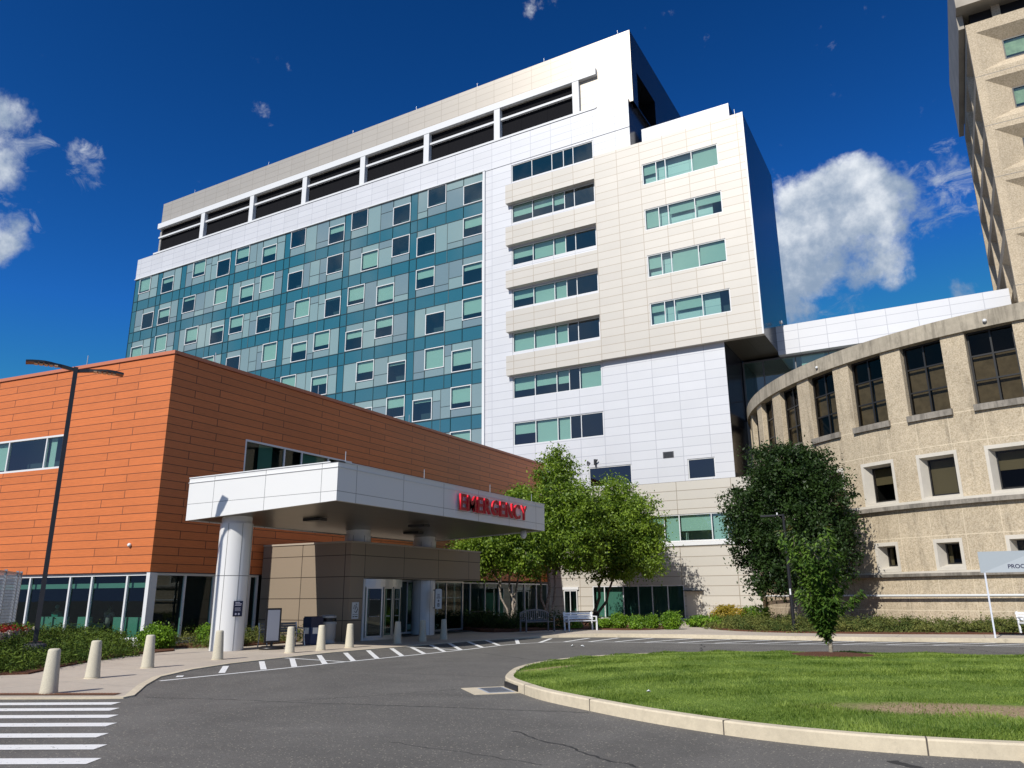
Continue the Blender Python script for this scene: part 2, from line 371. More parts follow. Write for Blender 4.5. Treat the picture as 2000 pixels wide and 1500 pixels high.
def concrete(name, color, scale=6., var=.12, joints=None, fine=.06, spot=False, jcol=(.2, .19, .17), streak=0.):
    m, t, out = newmat(name)
    P = t.node('ShaderNodeNewGeometry').outputs['Position']
    n1 = t.noise(P, .35, 6, .65); n2 = t.noise(P, scale, 6, .7); n3 = t.noise(P, 140, 2, .6)
    f = t.m('MULTIPLY', t.ramp(n1, .25, .75, 1-var, 1+var*.7), t.ramp(n2, .2, .8, 1-var*.7, 1+var*.6))
    f = t.m('MULTIPLY', f, t.ramp(n3, .25, .75, 1-fine, 1+fine))
    if streak:
        s3 = t.sep(P); g = t.noise(t.xyz(t.m('MULTIPLY', s3[0], 2.2), t.m('MULTIPLY', s3[1], 2.2), t.m('MULTIPLY', s3[2], .25)), 1.3, 5, .75); f = t.m('MULTIPLY', f, t.ramp(g, .42, .62, 1, 1-streak))
    if spot:
        sp = t.noise(P, 2.6, 5, .75); f = t.m('MULTIPLY', f, t.ramp(sp, .60, .74, 1, .72))
    col = t.vm('MULTIPLY', tuple(color), t.xyz(f, f, f))
    if joints:
        s = t.sep(P); j = None
        for ax, per, off in joints:
            fr = t.m('FRACT', t.m('DIVIDE', t.m('SUBTRACT', s[ax], off), per))
            k = t.m('LESS_THAN', fr, .018/per*1.2); j = k if j is None else t.m('MAXIMUM', j, k)
        col = t.mix(t.m('MULTIPLY', j, .7), col, c4(jcol))
    principled(t, out, col, .85, 0, .3, 0, n3, .25, .004)
    return m
M_WALK = concrete('sidewalk_concrete', (.48, .415, .34), 5., .10, [(0, 2.9, .5), (1, 2.4, 1.0)], spot=True)
M_KERB = concrete('kerb_concrete', (.60, .52, .385), 9., .16, spot=True)
M_BOLL = concrete('bollard_concrete', (.56, .515, .405), 30., .12, fine=.16, spot=True)
M_PLANTER = concrete('planter_concrete', (.52, .44, .38), 6., .08)
M_AGGC = concrete('weathered_parapet_concrete', (.42, .37, .29), 4., .2, spot=True, streak=.35)
M_LEDGE = concrete('dark_ledge_concrete', (.30, .27, .23), 4., .25, spot=True, streak=.4)
M_PRECAST = concrete('white_precast_surround', (.58, .54, .47), 4., .07)
def asphalt():
    m, t, out = newmat('asphalt')
    P = t.node('ShaderNodeNewGeometry').outputs['Position']
    big = t.noise(P, .22, 6, .68, .6); mid = t.noise(P, 1.3, 6, .7); fine = t.noise(P, 95, 2, .7)
    vor = t.node('ShaderNodeTexVoronoi'); t.put(vor.inputs['Vector'], P); vor.inputs['Scale'].default_value = 30.
    f = t.m('MULTIPLY', t.ramp(big, .3, .7, .80, 1.14), t.ramp(mid, .2, .8, .88, 1.1))
    f = t.m('MULTIPLY', f, t.ramp(fine, .3, .7, .60, 1.42)); f = t.m('MULTIPLY', f, t.ramp(t.noise(P, 22, 4, .75), .3, .7, .82, 1.18))
    col = t.vm('MULTIPLY', (.128, .121, .110), t.xyz(f, f, f))
    wn = t.sep(vor.outputs['Color'])
    st = t.m('MULTIPLY', t.m('LESS_THAN', vor.outputs['Distance'], .30), t.m('GREATER_THAN', wn[0], .80))
    col = t.mix(t.m('MULTIPLY', st, .75), col, (.42, .38, .30, 1))
    # sealed cracks and old seams
    def crack(x0, y0, x1, y1, w, amp):
        d = Vector((x1-x0, y1-y0, 0)); L = d.length; d.normalize(); n = Vector((-d.y, d.x, 0))
        rel = t.vm('SUBTRACT', P, (x0, y0, 0)); a = t.vm('DOT_PRODUCT', rel, tuple(d)); b = t.vm('DOT_PRODUCT', rel, tuple(n))
        nn = t.noise(P, .55, 4, .7); off = t.m('MULTIPLY', t.m('SUBTRACT', nn, .5), amp)
        inn = t.m('LESS_THAN', t.m('ABSOLUTE', t.m('ADD', b, off)), w)
        return t.m('MULTIPLY', inn, t.m('MULTIPLY', t.m('GREATER_THAN', a, 0.), t.m('LESS_THAN', a, L)))
    cr = None
    for c in CRACKS:
        k = crack(*c); cr = k if cr is None else t.m('MAXIMUM', cr, k)
    col = t.mix(t.m('MULTIPLY', cr, .85), col, (.018, .018, .019, 1))
    principled(t, out, col, t.ramp(mid, .2, .8, .75, .95), 0, .35, 0, fine, .55, .008)
    return m
CRACKS = [(-13.1, 9.75, -5.2, 11.6, .022, .5), (-13.2, 15.2, -8.9, 15.6, .014, .35), (-10.8, 9.9, -8.7, 13.2, .012, .7), (-14.2, 22.3, -9.3, 19.2, .018, .5), (-5.4, 9.6, -3.2, 8.2, .02, .6), (-6.4, 8.2, -4.1, 7.9, .012, .5),
          (-.9, 9.8, 1.4, 6.6, .05, .9), (-8.6, 29.6, -7.3, 24.8, .03, .8), (-1.6, 31.5, 2.6, 25.6, .03, 1.0), (-18, 27.9, -12, 26.2, .014, .4)]
M_ASPH = asphalt()
def paint(name='white_road_paint'):
    m, t, out = newmat(name)
    P = t.node('ShaderNodeNewGeometry').outputs['Position']
    n = t.noise(P, 9, 6, .75); n2 = t.noise(P, 70, 3, .7)
    col = t.mix(t.ramp(n2, .3, .7), (.72, .72, .71, 1), (.86, .86, .84, 1))
    wear = t.m('MULTIPLY', t.ramp(n, .60, .66), t.ramp(n2, .42, .5))
    b = principled(t, None, col, .6); tr = t.node('ShaderNodeBsdfTransparent')
    mx = t.node('ShaderNodeMixShader'); t.put(mx.inputs[0], wear); t.l.new(b.outputs[0], mx.inputs[1]); t.l.new(tr.outputs[0], mx.inputs[2]); t.l.new(mx.outputs[0], out.inputs[0])
    return m
M_PAINT = paint()
def aggregate():
    m, t, out = newmat('exposed_aggregate_concrete')
    P = t.node('ShaderNodeNewGeometry').outputs['Position']; s = t.sep(t.node('ShaderNodeUVMap', uv_map='uv').outputs[0])
    n = t.noise(P, 17, 4, .75); n2 = t.noise(P, 4.5, 4, .7); n3 = t.noise(P, .3, 5, .7)
    col = t.mix(t.ramp(n, .34, .6), (.38, .305, .205, 1), (.585, .495, .365, 1))
    f = t.m('MULTIPLY', t.ramp(n2, .25, .75, .88, 1.08), t.ramp(n3, .3, .7, .88, 1.06))
    # rain streaks below the cap and the ledges
    g = t.noise(t.xyz(t.m('MULTIPLY', s[0], 1.6), t.m('MULTIPLY', s[1], .16), 0), 1., 6, .75)
    f = t.m('MULTIPLY', f, t.ramp(g, .5, .72, 1., .62))
    col = t.vm('MULTIPLY', col, t.xyz(f, f, f))
    U = 2*math.pi*19.557/360*8.8/2
    fu = t.m('FRACT', t.m('DIVIDE', t.m('SUBTRACT', s[0], 0.0), U)); j = t.m('LESS_THAN', fu, .016)
    for z in (.95, 2.66, 4.25, 5.8, 8.35, 9.75):
        j = t.m('MAXIMUM', j, t.m('LESS_THAN', t.m('ABSOLUTE', t.m('SUBTRACT', s[1], z)), .018))
    col = t.mix(t.m('MULTIPLY', j, .7), col, (.72, .62, .46, 1))
    principled(t, out, col, .9, 0, .2, 0, n, .25, .01); return m
M_AGG = aggregate()
def towercon():
    m, t, out = newmat('tower_aggregate_concrete')
    P = t.node('ShaderNodeNewGeometry').outputs['Position']
    n = t.noise(P, 12, 4, .75); n3 = t.noise(P, .4, 5, .7)
    col = t.mix(t.ramp(n, .35, .65), (.42, .34, .235, 1), (.62, .525, .39, 1))
    f = t.ramp(n3, .25, .75, .84, 1.08); col = t.vm('MULTIPLY', col, t.xyz(f, f, f))
    principled(t, out, col, .9, 0, .2, 0, n, .2, .01); return m
M_TCON = towercon()
def mulch():
    m, t, out = newmat('brown_mulch')
    P = t.node('ShaderNodeNewGeometry').outputs['Position']
    n = t.noise(P, 38, 5, .8); col = t.mix(t.ramp(n, .3, .7), (.05, .022, .013, 1), (.22, .10, .06, 1))
    principled(t, out, col, .95, 0, .2, 0, n, .9, .04); return m
M_MULCH = mulch()
def soil_grass():
    m, t, out = newmat('lawn_soil')
    P = t.node('ShaderNodeNewGeometry').outputs['Position']; s = t.sep(P)
    n = t.noise(P, 26, 5, .75); n2 = t.noise(P, 1.1, 5, .65)
    g = t.mix(t.ramp(n, .3, .7), (.09, .15, .02, 1), (.20, .29, .05, 1))
    dry = t.mix(t.ramp(n, .3, .7), (.22, .15, .085, 1), (.50, .38, .23, 1))
    # bare dry patches: one long one by the near kerb, a small one at the left tip
    def el(cx, cy, ax, ay, ang):
        ca, sa = math.cos(ang), math.sin(ang)
        dx = t.m('SUBTRACT', s[0], cx); dy = t.m('SUBTRACT', s[1], cy)
        a = t.m('ADD', t.m('MULTIPLY', dx, ca), t.m('MULTIPLY', dy, sa)); b = t.m('SUBTRACT', t.m('MULTIPLY', dy, ca), t.m('MULTIPLY', dx, sa))
        r = t.m('ADD', t.m('POWER', t.m('ABSOLUTE', t.m('DIVIDE', a, ax)), 2.), t.m('POWER', t.m('ABSOLUTE', t.m('DIVIDE', b, ay)), 2.))
        return r
    d1 = t.ramp(t.m('ADD', el(*DRY[0]), t.m('MULTIPLY', n2, 1.2)), 0.9, 2.1, 1, 0)
    d2 = t.ramp(t.m('ADD', el(*DRY[1]), t.m('MULTIPLY', n2, 1.2)), 1.1, 1.7, .8, 0)
    col = t.mix(t.m('MAXIMUM', d1, d2), g, dry)
    principled(t, out, col, .95, 0, .2, 0, n, .8, .04); return m
DRY = [(.35, 12.3, 2.2, .5, .16), (-8.1, 15.9, .8, .35, .9)]
M_LAWN = soil_grass()
M_LEAFB = leaf_mat('birch_leaf', (.04, .095, .010), (.30, .42, .045), .38, .5, .35)
M_LEAFD = leaf_mat('dark_maple_leaf', (.010, .026, .007), (.042, .082, .015), .2, .5, .25)
M_LEAFC = leaf_mat('cherry_leaf', (.03, .075, .012), (.16, .26, .04), .3, .35, .6)
M_LEAFR = leaf_mat('bronze_cherry_leaf', (.06, .055, .015), (.19, .17, .035), .3, .35, .6)
M_JUN = leaf_mat('juniper_needles', (.028, .06, .010), (.14, .20, .025), .15, .7, .2)
M_JUN2 = leaf_mat('dull_juniper_needles', (.045, .08, .018), (.20, .20, .05), .15, .7, .2)
M_BOX = leaf_mat('boxwood_leaf', (.06, .15, .012), (.26, .42, .03), .3, .5, .35)
M_SPIREA = leaf_mat('golden_spirea_leaf', (.25, .22, .02), (.55, .36, .05), .3, .5, .3)
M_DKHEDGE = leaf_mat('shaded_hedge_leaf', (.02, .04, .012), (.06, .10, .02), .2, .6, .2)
M_FLOWER = leaf_mat('red_flower', (.30, .02, .02), (.55, .08, .08), .3, .6, .2)
def bark(name, a, b, sc_=14.):
    m, t, out = newmat(name)
    P = t.node('ShaderNodeTexCoord').outputs['Object']; s = t.sep(P)
    n = t.noise(t.xyz(s[0], s[1], t.m('MULTIPLY', s[2], 2.2)), sc_, 5, .75)
    principled(t, out, t.mix(t.ramp(n, .38, .62), c4(a), c4(b)), .9, 0, .2, 0, n, .5, .01); return m
M_BIRCH = bark('pale_birch_bark', (.10, .075, .055), (.50, .44, .37))
M_BARK = bark('grey_brown_bark', (.06, .045, .035), (.20, .16, .12))
M_BARKL = bark('smooth_grey_bark', (.18, .15, .11), (.36, .32, .25))

# ------------------------------------------------------------------ the ground
g = MB(); g.box(-700, 700, -500, 900, -1.5, 0); gr = g.build('ground', M_ASPH); tag(gr, kind='structure')

KERB = [(-30, 1.2), (-22.5, 4.9), (-15.6, 8.15), (-13.75, 9.12), (-13.3, 9.42), (-13.42, 9.72), (-14.0, 10.25), (-14.78, 10.95), (-16.0, 12.2), (-16.9, 13.8), (-17.4, 15.4), (-17.65, 17.7), (-17.8, 19.8), (-17.7, 21.5), (-17.5, 23.1), (-17.35, 25.5), (-17.0, 28.0), (-16.3, 29.7), (-15.2, 30.95), (-13.9, 31.7), (-12.4, 32.15), (-10.6, 32.3), (-6.8, 32.45), (-3.2, 32.8), (1.65, 33.7), (8, 36), (20, 42), (45, 60)]
def kz(p):
    y = p[1]
    if p[0] < -16.9: return .025
    return .025 + .125*min(1, max(0, (y-29.5)/2.2)) if y > 20 else .025
def offset(pl, d):
    out = []
    for i, p in enumerate(pl):
        a = Vector(pl[max(i-1, 0)]); b = Vector(pl[min(i+1, len(pl)-1)]); n = (b-a).normalized(); n = Vector((-n.y, n.x))
        out.append((p[0]+n.x*d, p[1]+n.y*d))
    return out
inner = offset(KERB, .16)
kb = MB()
for i in range(len(KERB)-1):
    a, b, c, d = KERB[i], KERB[i+1], inner[i+1], inner[i]; za, zb = kz(a), kz(b)
    kb.face([(a[0], a[1], -.02), (b[0], b[1], -.02), (b[0], b[1], zb), (a[0], a[1], za)][::-1])
    kb.face([(a[0], a[1], za), (b[0], b[1], zb), (c[0], c[1], zb), (d[0], d[1], za)][::-1])
    kb.face([(c[0], c[1], zb-.02), (d[0], d[1], za-.02), (d[0], d[1], za), (c[0], c[1], zb)][::-1])
tag(kb.build('kerb', M_KERB), kind='structure')
# fan the walk behind the kerb, back to the building lines
BACK = [(-50, 12), (-50, 16), (-50, 18), (-50, 19), (-50, 19.5), (-50, 20), (-50, 22), (-48, 24), (-46, 26), (-44, 28), (-42, 30), (-40, 34), (-40, 38), (-40, 42), (-40, 46), (-40, 50), (-38, 56), (-36, 60), (-34, 62), (-28, 62), (-22, 62), (-16, 62), (-8, 62), (0, 62), (10, 62), (22, 62), (36, 66), (46, 70)]
wk = MB()
for i in range(len(inner)-1):
    a, b = inner[i], inner[i+1]; c, d = BACK[i+1], BACK[i]; za, zb = kz(KERB[i])-.006, kz(KERB[i+1])-.006
    N = 6
    for k in range(N):
        f0, f1 = k/N, (k+1)/N
        zz = lambda z, f: z*(1-f)+.03*f
        L = lambda p, q, f: (p[0]*(1-f)+q[0]*f, p[1]*(1-f)+q[1]*f)
        q = [(*L(a, d, f0), zz(za, f0)), (*L(b, c, f0), zz(zb, f0)), (*L(b, c, f1), zz(zb, f1)), (*L(a, d, f1), zz(za, f1))]
        wk.face(q[::-1])
tag(wk.build('sidewalk', M_WALK), kind='structure')

# painted markings: hatching along the kerb and the zebra crossing
def strip(mb, a, b, w, z=.005):
    a = Vector(a); b = Vector(b); n = (b-a).normalized(); n = Vector((-n.y, n.x))*w/2
    mb.poly([a-n, b-n, b+n, a+n], z)
LINE = [(-15.35, 11.7), (-15.2, 14), (-15.0, 17.7), (-14.8, 20.6), (-14.68, 23.0), (-14.75, 25.5), (-14.5, 26.8), (-13.9, 27.8), (-12.9, 28.4), (-11.6, 28.8), (-8.1, 29.3), (-6.3, 29.7), (-1.5, 30.9), (1.6, 31.7), (8, 34.2), (20, 39)]
pm = MB()
for i in range(len(LINE)-1): 
    strip(pm, LINE[i], LINE[i+1], .12)
H = [(-15.9, 12.65, -15.65, 12.42), (-17.0, 14.9, -15.55, 13.52), (-17.3, 16.4, -15.31, 14.6), (-17.34, 17.6, -15.16, 15.49), (-17.45, 18.85, -15.0, 16.45), (-17.41, 20.0, -14.95, 17.53), (-17.48, 21.2, -14.87, 18.47), (-17.4, 22.35, -14.87, 19.63), (-17.2, 23.2, -14.8, 20.66), (-17.2, 24.4, -14.75, 21.7), (-17.2, 25.6, -14.7, 22.59), (-17.12, 26.8, -14.75, 24.01), (-17.0, 27.95, -14.8, 25.25), (-16.11, 28.88, -14.58, 26.27), (-15.09, 29.99, -14.2, 27.26), (-13.75, 30.86, -13.55, 28.1), (-12.69, 31.5, -12.7, 28.5), (-11.35, 31.9, -11.75, 28.8), (-9.76, 32.1, -10.61, 29.0), (-8.22, 32.15, -9.4, 29.2), (-6.7, 32.2, -8.1, 29.4), (-5.2, 32.3, -6.7, 29.7), (-3.7, 32.5, -5.3, 30.0), (-2.2, 32.7, -3.9, 30.4), (-.7, 33.0, -2.5, 30.8), (.8, 33.3, -1.1, 31.1), (2.3, 33.7, .4, 31.5), (3.9, 34.3, 2.0, 31.9)]
for a in H: strip(pm, a[:2], a[2:], .15, .009)
strip(pm, (-17.55, 17.55), (-14.9, 17.22), .12, .013); strip(pm, (-17.3, 23.1), (-14.75, 22.54), .12, .013)
tag(pm.build('road_marking', M_PAINT), kind='structure')
zb = MB(); dd = Vector((-.88, -.475))
for i, (x, y) in enumerate([(-12.78, 8.93), (-12.14, 8.47), (-11.45, 7.98), (-10.74, 7.47), (-10.02, 6.86), (-9.27, 6.34), (-8.55, 5.79), (-7.85, 5.25)]):
    a = Vector((x, y)); n = Vector((.475, -.88))*.16; b = a+dd*9
    zb.poly([a-n, b-n, b+n, a+n], .006)
tag(zb.build('crosswalk', M_PAINT), kind='structure')

# trench drain in the walk's front edge
def drain():
    o = thing('trench_drain', 'rusty slotted iron trench drain across the sidewalk edge at the crosswalk', 'drain')
    a = Vector((-13.75, 9.55)); d = Vector((-.895, -.446)); n = Vector((-.446, .895))
    fr = MB(); c = a+d*9
    fr.poly([a-n*.02, a+n*.26, c+n*.26, c-n*.02], .032); fr.build('frame', simple('rust_frame', (.20, .10, .06), .8, var=.3), o)
    gm = MB()
    for i in range(150):
        p = a+d*(.05+i*.06); q = p+d*.03
        gm.poly([p, q, q+n*.24, p+n*.24], .037)
    gm.build('grate', simple('rusty_iron', (.34, .17, .10), .85, .2, var=.35, vscale=30), o)
drain()

# grass island with its kerb
ISL = [(-8.6, 15.0), (-8.2, 14.2), (-7.84, 13.75), (-7.24, 13.17), (-6.5, 12.5), (-5.76, 12.03), (-4.41, 11.22), (-3.25, 10.68), (-2.26, 10.35), (-1.19, 10.22), (-.19, 10.3), (.8, 10.5), (3, 11.1), (5.4, 12.3), (7.6, 14.1), (9.1, 16.4), (9.7, 18.8), (9.1, 20.8), (7.6, 22.4), (5.2, 23.4), (2.0, 24.0), (-1.2, 24.1), (-3.6, 23.8), (-5.8, 23.0), (-7.7, 21.8), (-8.8, 20.2), (-9.3, 18.4), (-9.15, 16.4)]
ISLZ = .17
def smooth_loop(pts, it=2):
    for _ in range(it):
        q = []
        for i in range(len(pts)):
            a, b = pts[i], pts[(i+1) % len(pts)]
            q += [(a[0]*.75+b[0]*.25, a[1]*.75+b[1]*.25), (a[0]*.25+b[0]*.75, a[1]*.25+b[1]*.75)]
        pts = q
    return pts
isl = smooth_loop(ISL); cen = Vector((0.2, 17.2))
def inset(pts, d):
    n = len(pts); out = []
    for i in range(n):
        a = Vector(pts[i-1]); b = Vector(pts[(i+1) % n]); t_ = (b-a).normalized(); out.append((pts[i][0]-t_.y*d, pts[i][1]+t_.x*d))
    return out
isi = inset(isl, .17)
km = MB(); n = len(isl); seg = 0
for i in range(n):
    j = (i+1) % n; a, b, c, d = isl[i], isl[j], isi[j], isi[i]
    A = lambda p, q, f: (p[0]*(1-f)+q[0]*f, p[1]*(1-f)+q[1]*f)
    a2, b2 = A(a, d, .12), A(b, c, .12)
    km.face([(*a, -.02), (*b, -.02), (*b, ISLZ-.02), (*a, ISLZ-.02)]); km.face([(*a, ISLZ-.02), (*b, ISLZ-.02), (*b2, ISLZ), (*a2, ISLZ)])
    km.face([(*a2, ISLZ), (*b2, ISLZ), (*c, ISLZ), (*d, ISLZ)]); km.face([(*c, ISLZ), (*c, .05), (*d, .05), (*d, ISLZ)])
isle_kerb = km.build('island_kerb', [M_KERB]); tag(isle_kerb, kind='structure')
jm = MB(); acc = 0
for i in range(n):
    j = (i+1) % n; acc += math.dist(isl[i], isl[j])
    if acc > 2.3:
        acc = 0; p = Vector(isl[i]); q = Vector(isi[i]); d = (q-p).normalized(); s_ = Vector((-d.y, d.x))*.009; o_ = p-d*.003
        jm.face([(*(o_-s_), 0), (*(o_+s_), 0), (*(o_+s_), ISLZ+.003), (*(o_-s_), ISLZ+.003)]); jm.face([(*(o_-s_), ISLZ+.003), (*(o_+s_), ISLZ+.003), (*(q+s_), ISLZ+.003), (*(q-s_), ISLZ+.003)])
tag(jm.build('kerb_joints', simple('kerb_joint', (.10, .085, .07), .9)), kind='structure')
def lawn_z(x, y):
    r = min(1, max(0, 1-min(math.dist((x, y), p) for p in isi[::3])/4.0))
    return ISLZ-.02+.16*(1-r*r)
lm = MB(); rings = 8; idx = {}
prev = None; verts = []
for k in range(rings+1):
    f = (k/rings); verts.append([(p[0]*(1-f)+cen.x*f, p[1]*(1-f)+cen.y*f) for p in isi])
zc = [[lawn_z(*p) if k else ISLZ-.03 for p in ring] for k, ring in enumerate(verts)]
for k in range(rings):
    for i in range(n):
        j = (i+1) % n
        lm.face([(*verts[k][i], zc[k][i]), (*verts[k][j], zc[k][j]), (*verts[k+1][j], zc[k+1][j]), (*verts[k+1][i], zc[k+1][i])], 0, None, True)
tag(lm.build('lawn', M_LAWN), kind='structure')

# blades of grass: thousands of small triangles
rng = np.random.default_rng(5)
def inside(px, py, poly):
    poly = np.array(poly); c = np.zeros(len(px), bool); j = len(poly)-1
    for i in range(len(poly)):
        xi, yi = poly[i]; xj, yj = poly[j]
        cond = ((yi > py) != (yj > py)) & (px < (xj-xi)*(py-yi)/(yj-yi+1e-12)+xi); c ^= cond; j = i
    return c
def npmesh(name, V, F, mat, parent=None):
    me = bpy.data.meshes.new(name); k = F.shape[1]
    me.vertices.add(len(V)); me.vertices.foreach_set('co', V.astype(np.float32).ravel())
    me.loops.add(F.size); me.loops.foreach_set('vertex_index', F.astype(np.int32).ravel())
    me.polygons.add(len(F)); me.polygons.foreach_set('loop_start', np.arange(0, F.size, k, dtype=np.int32)); me.polygons.foreach_set('loop_total', np.full(len(F), k, dtype=np.int32))
    me.update(calc_edges=True); me.validate()
    for m in (mat if isinstance(mat, (list, tuple)) else [mat]): me.materials.append(m)
    o = bpy.data.objects.new(name, me); COL.objects.link(o)
    if parent: o.parent = parent
    return o
def grass():
    N = 420000
    x = rng.uniform(-9.3, 9.7, N); y = 10.2+(24.2-10.2)*rng.uniform(0, 1, N)**1.35
    ok = inside(x, y, inset(isi, .0)); x, y = x[ok], y[ok]
    def dens(c):
        cx, cy, ax, ay, an = c; ca, sa = math.cos(an), math.sin(an); dx, dy = x-cx, y-cy
        return ((dx*ca+dy*sa)/ax)**2+((dy*ca-dx*sa)/ay)**2
    wob = .35*np.sin(x*3.1+y*1.7)+.3*np.sin(y*4.3-x*2.2)
    dry = (dens(DRY[0])+wob < .9) | (dens(DRY[1])+wob < .8)
    mul = (x+2.95)**2+(y-20.8)**2 < .95**2
    keep = (~dry | (rng.uniform(0, 1, len(x)) < .10)) & ~mul
    x, y = x[keep], y[keep]; n_ = len(x)
    # lawn height by nearest distance to the kerb
    P = np.array(isi[::3]); d = np.sqrt(((x[:, None]-P[None, :, 0])**2+(y[:, None]-P[None, :, 1])**2).min(1))
    r = np.clip(1-d/4., 0, 1); z = ISLZ-.025+.16*(1-r*r)
    patch = .8+.3*np.sin(x*.9+2)*np.cos(y*1.1)+.25*np.sin(x*2.7+y*3.3)
    h = np.clip(rng.normal(.036, .012, n_)*patch, .012, .09); a = rng.uniform(0, 2*np.pi, n_); w_ = .004+.0035*rng.uniform(0, 1, n_)+(y-10)*.0004
    # mown bands lean one way and the other
    band = np.sign(np.sin((x*.55-y*.83)*3.4)); lx = rng.normal(0, .35, n_)+.25*band*.55; ly = rng.normal(0, .35, n_)-.25*band
    V = np.zeros((n_, 3, 3)); V[:, 0] = np.c_[x-np.cos(a)*w_, y-np.sin(a)*w_, z]; V[:, 1] = np.c_[x+np.cos(a)*w_, y+np.sin(a)*w_, z]; V[:, 2] = np.c_[x+lx*h, y+ly*h, z+h]
    o = npmesh('grass', V.reshape(-1, 3), np.arange(n_*3).reshape(-1, 3), leaf_mat('grass_blade', (.07, .135, .016), (.32, .41, .085), .35, .55, .3))
    tag(o, 'mown green grass blades growing on the kerbed traffic island', 'grass', kind='stuff')
grass()
mc = MB()
for k in range(6):
    r0, r1 = .16*k, .16*(k+1)
    for i in range(28):
        a0, a1 = 2*math.pi*i/28, 2*math.pi*(i+1)/28; f = lambda r: .345+.07*(1-(r/.96)**2)-.05
        w0 = 1+.1*math.sin(a0*3); w1 = 1+.1*math.sin(a1*3)
        mc.face([(-2.95+r0*w0*math.cos(a0), 20.8+r0*w0*math.sin(a0), f(r0)), (-2.95+r1*w0*math.cos(a0), 20.8+r1*w0*math.sin(a0), f(r1)), (-2.95+r1*w1*math.cos(a1), 20.8+r1*w1*math.sin(a1), f(r1)), (-2.95+r0*w1*math.cos(a1), 20.8+r0*w1*math.sin(a1), f(r0))])
tag(mc.build('mulch_ring', M_MULCH), 'round patch of brown mulch under the young tree on the island', 'mulch', kind='stuff')

# planting beds
def bed(name, pts, z, label, mat=M_MULCH):
    m = MB(); m.prism(pts, 0, z); o = m.build(name, mat); tag(o, kind='structure'); return o
bed('mulch_bed', smooth_loop([(-19.0, 10.7), (-20.5, 12.6), (-21.8, 14.5), (-22.9, 16.6), (-23.3, 18.6), (-26.2, 19.08), (-34, 18.2), (-40, 17.5), (-36, 8), (-26, 6.5)], 1), .06, '')
bed('mulch_bed', smooth_loop([(-23.0, 20.6), (-22.9, 23.0), (-23.5, 24.4), (-26.25, 24.5), (-26.25, 19.3), (-24.2, 19.2)], 1), .07, '')
bed('mulch_bed', smooth_loop([(-13.0, 36.0), (-14.6, 35.5), (-17.2, 35.9), (-19.0, 34.3), (-20.2, 33.2), (-22.6, 35.0), (-25.5, 36.2), (-26.1, 50), (-22, 50.5), (-17.8, 49.0), (-14.6, 42.0), (-12.4, 38.2)], 1), .17, '')
bed('mulch_bed', smooth_loop([(-11.2, 39.6), (-10.2, 37.6), (-8.9, 36.4), (-7.0, 35.5), (-3.4, 35.5), (1.9, 37.3), (7, 38.5), (12, 42), (8, 43), (-4, 44.5), (-9.8, 51), (-11.8, 51.6), (-11.9, 44)], 1), .19, '')

# ------------------------------------------------------------------ vegetation builders
def leaf_cloud(centers, radii, N, size, seed, aspect=.55, up=.25, clump=None, spread=.5, shell=.55):
    """many small rhombic leaves in clumps spread through ellipsoids -> V, F"""
    r = np.random.default_rng(seed); centers = np.array(centers, float); radii = np.array(radii, float)
    vol = radii.prod(1)**(.8); pr = vol/vol.sum()
    nc = clump or max(8, N//60)
    k = r.choice(len(centers), nc, p=pr); d = r.normal(size=(nc, 3)); d /= np.linalg.norm(d, axis=1)[:, None]
    rad = shell+(1-shell)*r.uniform(0, 1, nc)**.6; inner_ = r.uniform(0, 1, nc) < .3; rad[inner_] *= r.uniform(.2, .9, inner_.sum())
    cc = centers[k]+d*radii[k]*rad[:, None]*(1+.10*r.normal(size=nc))[:, None]
    csz = spread*(.5+r.uniform(0, 1, nc))
    q = r.integers(0, nc, N); P = cc[q]+r.normal(size=(N, 3))*csz[q][:, None]*np.array([1, 1, .72])*.5
    # leaf frames
    outw = (P-centers[k[q]])/radii[k[q]]; outw /= np.linalg.norm(outw, axis=1)[:, None]+1e-9
    nrm = outw*.5+r.normal(size=(N, 3))*.65+np.array([0, 0, up]); nrm /= np.linalg.norm(nrm, axis=1)[:, None]
    tn = r.normal(size=(N, 3))+outw*.6+np.array([0, 0, -.35]); tn -= nrm*(tn*nrm).sum(1)[:, None]; tn /= np.linalg.norm(tn, axis=1)[:, None]
    bn = np.cross(nrm, tn); s = size*(.6+.8*r.uniform(0, 1, N))[:, None]
    V = np.stack([P-tn*s*.5, P+bn*s*.5*aspect-tn*s*.05, P+tn*s*.55+nrm*s*.06, P-bn*s*.5*aspect-tn*s*.05], 1)
    return V.reshape(-1, 3), np.arange(N*4).reshape(-1, 4), cc
def foliage(name, centers, radii, N, size, seed, mat, parent=None, **kw):
    V, F, cc = leaf_cloud(centers, radii, N, size, seed, **kw)
    return npmesh(name, V, F, mat, parent), cc
def limb(mb, p, q, r0, r1, rnd, n=6, wob=.12, sides=7):
    p, q = Vector(p), Vector(q); L = (q-p).length; pts = []; rr = []
    for i in range(n+1):
        f = i/n; o = Vector((rnd.uniform(-1, 1), rnd.uniform(-1, 1), rnd.uniform(-.4, .4)))*wob*L*.12*(1 if 0 < i < n else 0)
        pts.append(p.lerp(q, f)+o); rr.append(r0*(1-f)+r1*f)
    mb.tube(pts, rr, sides); return pts
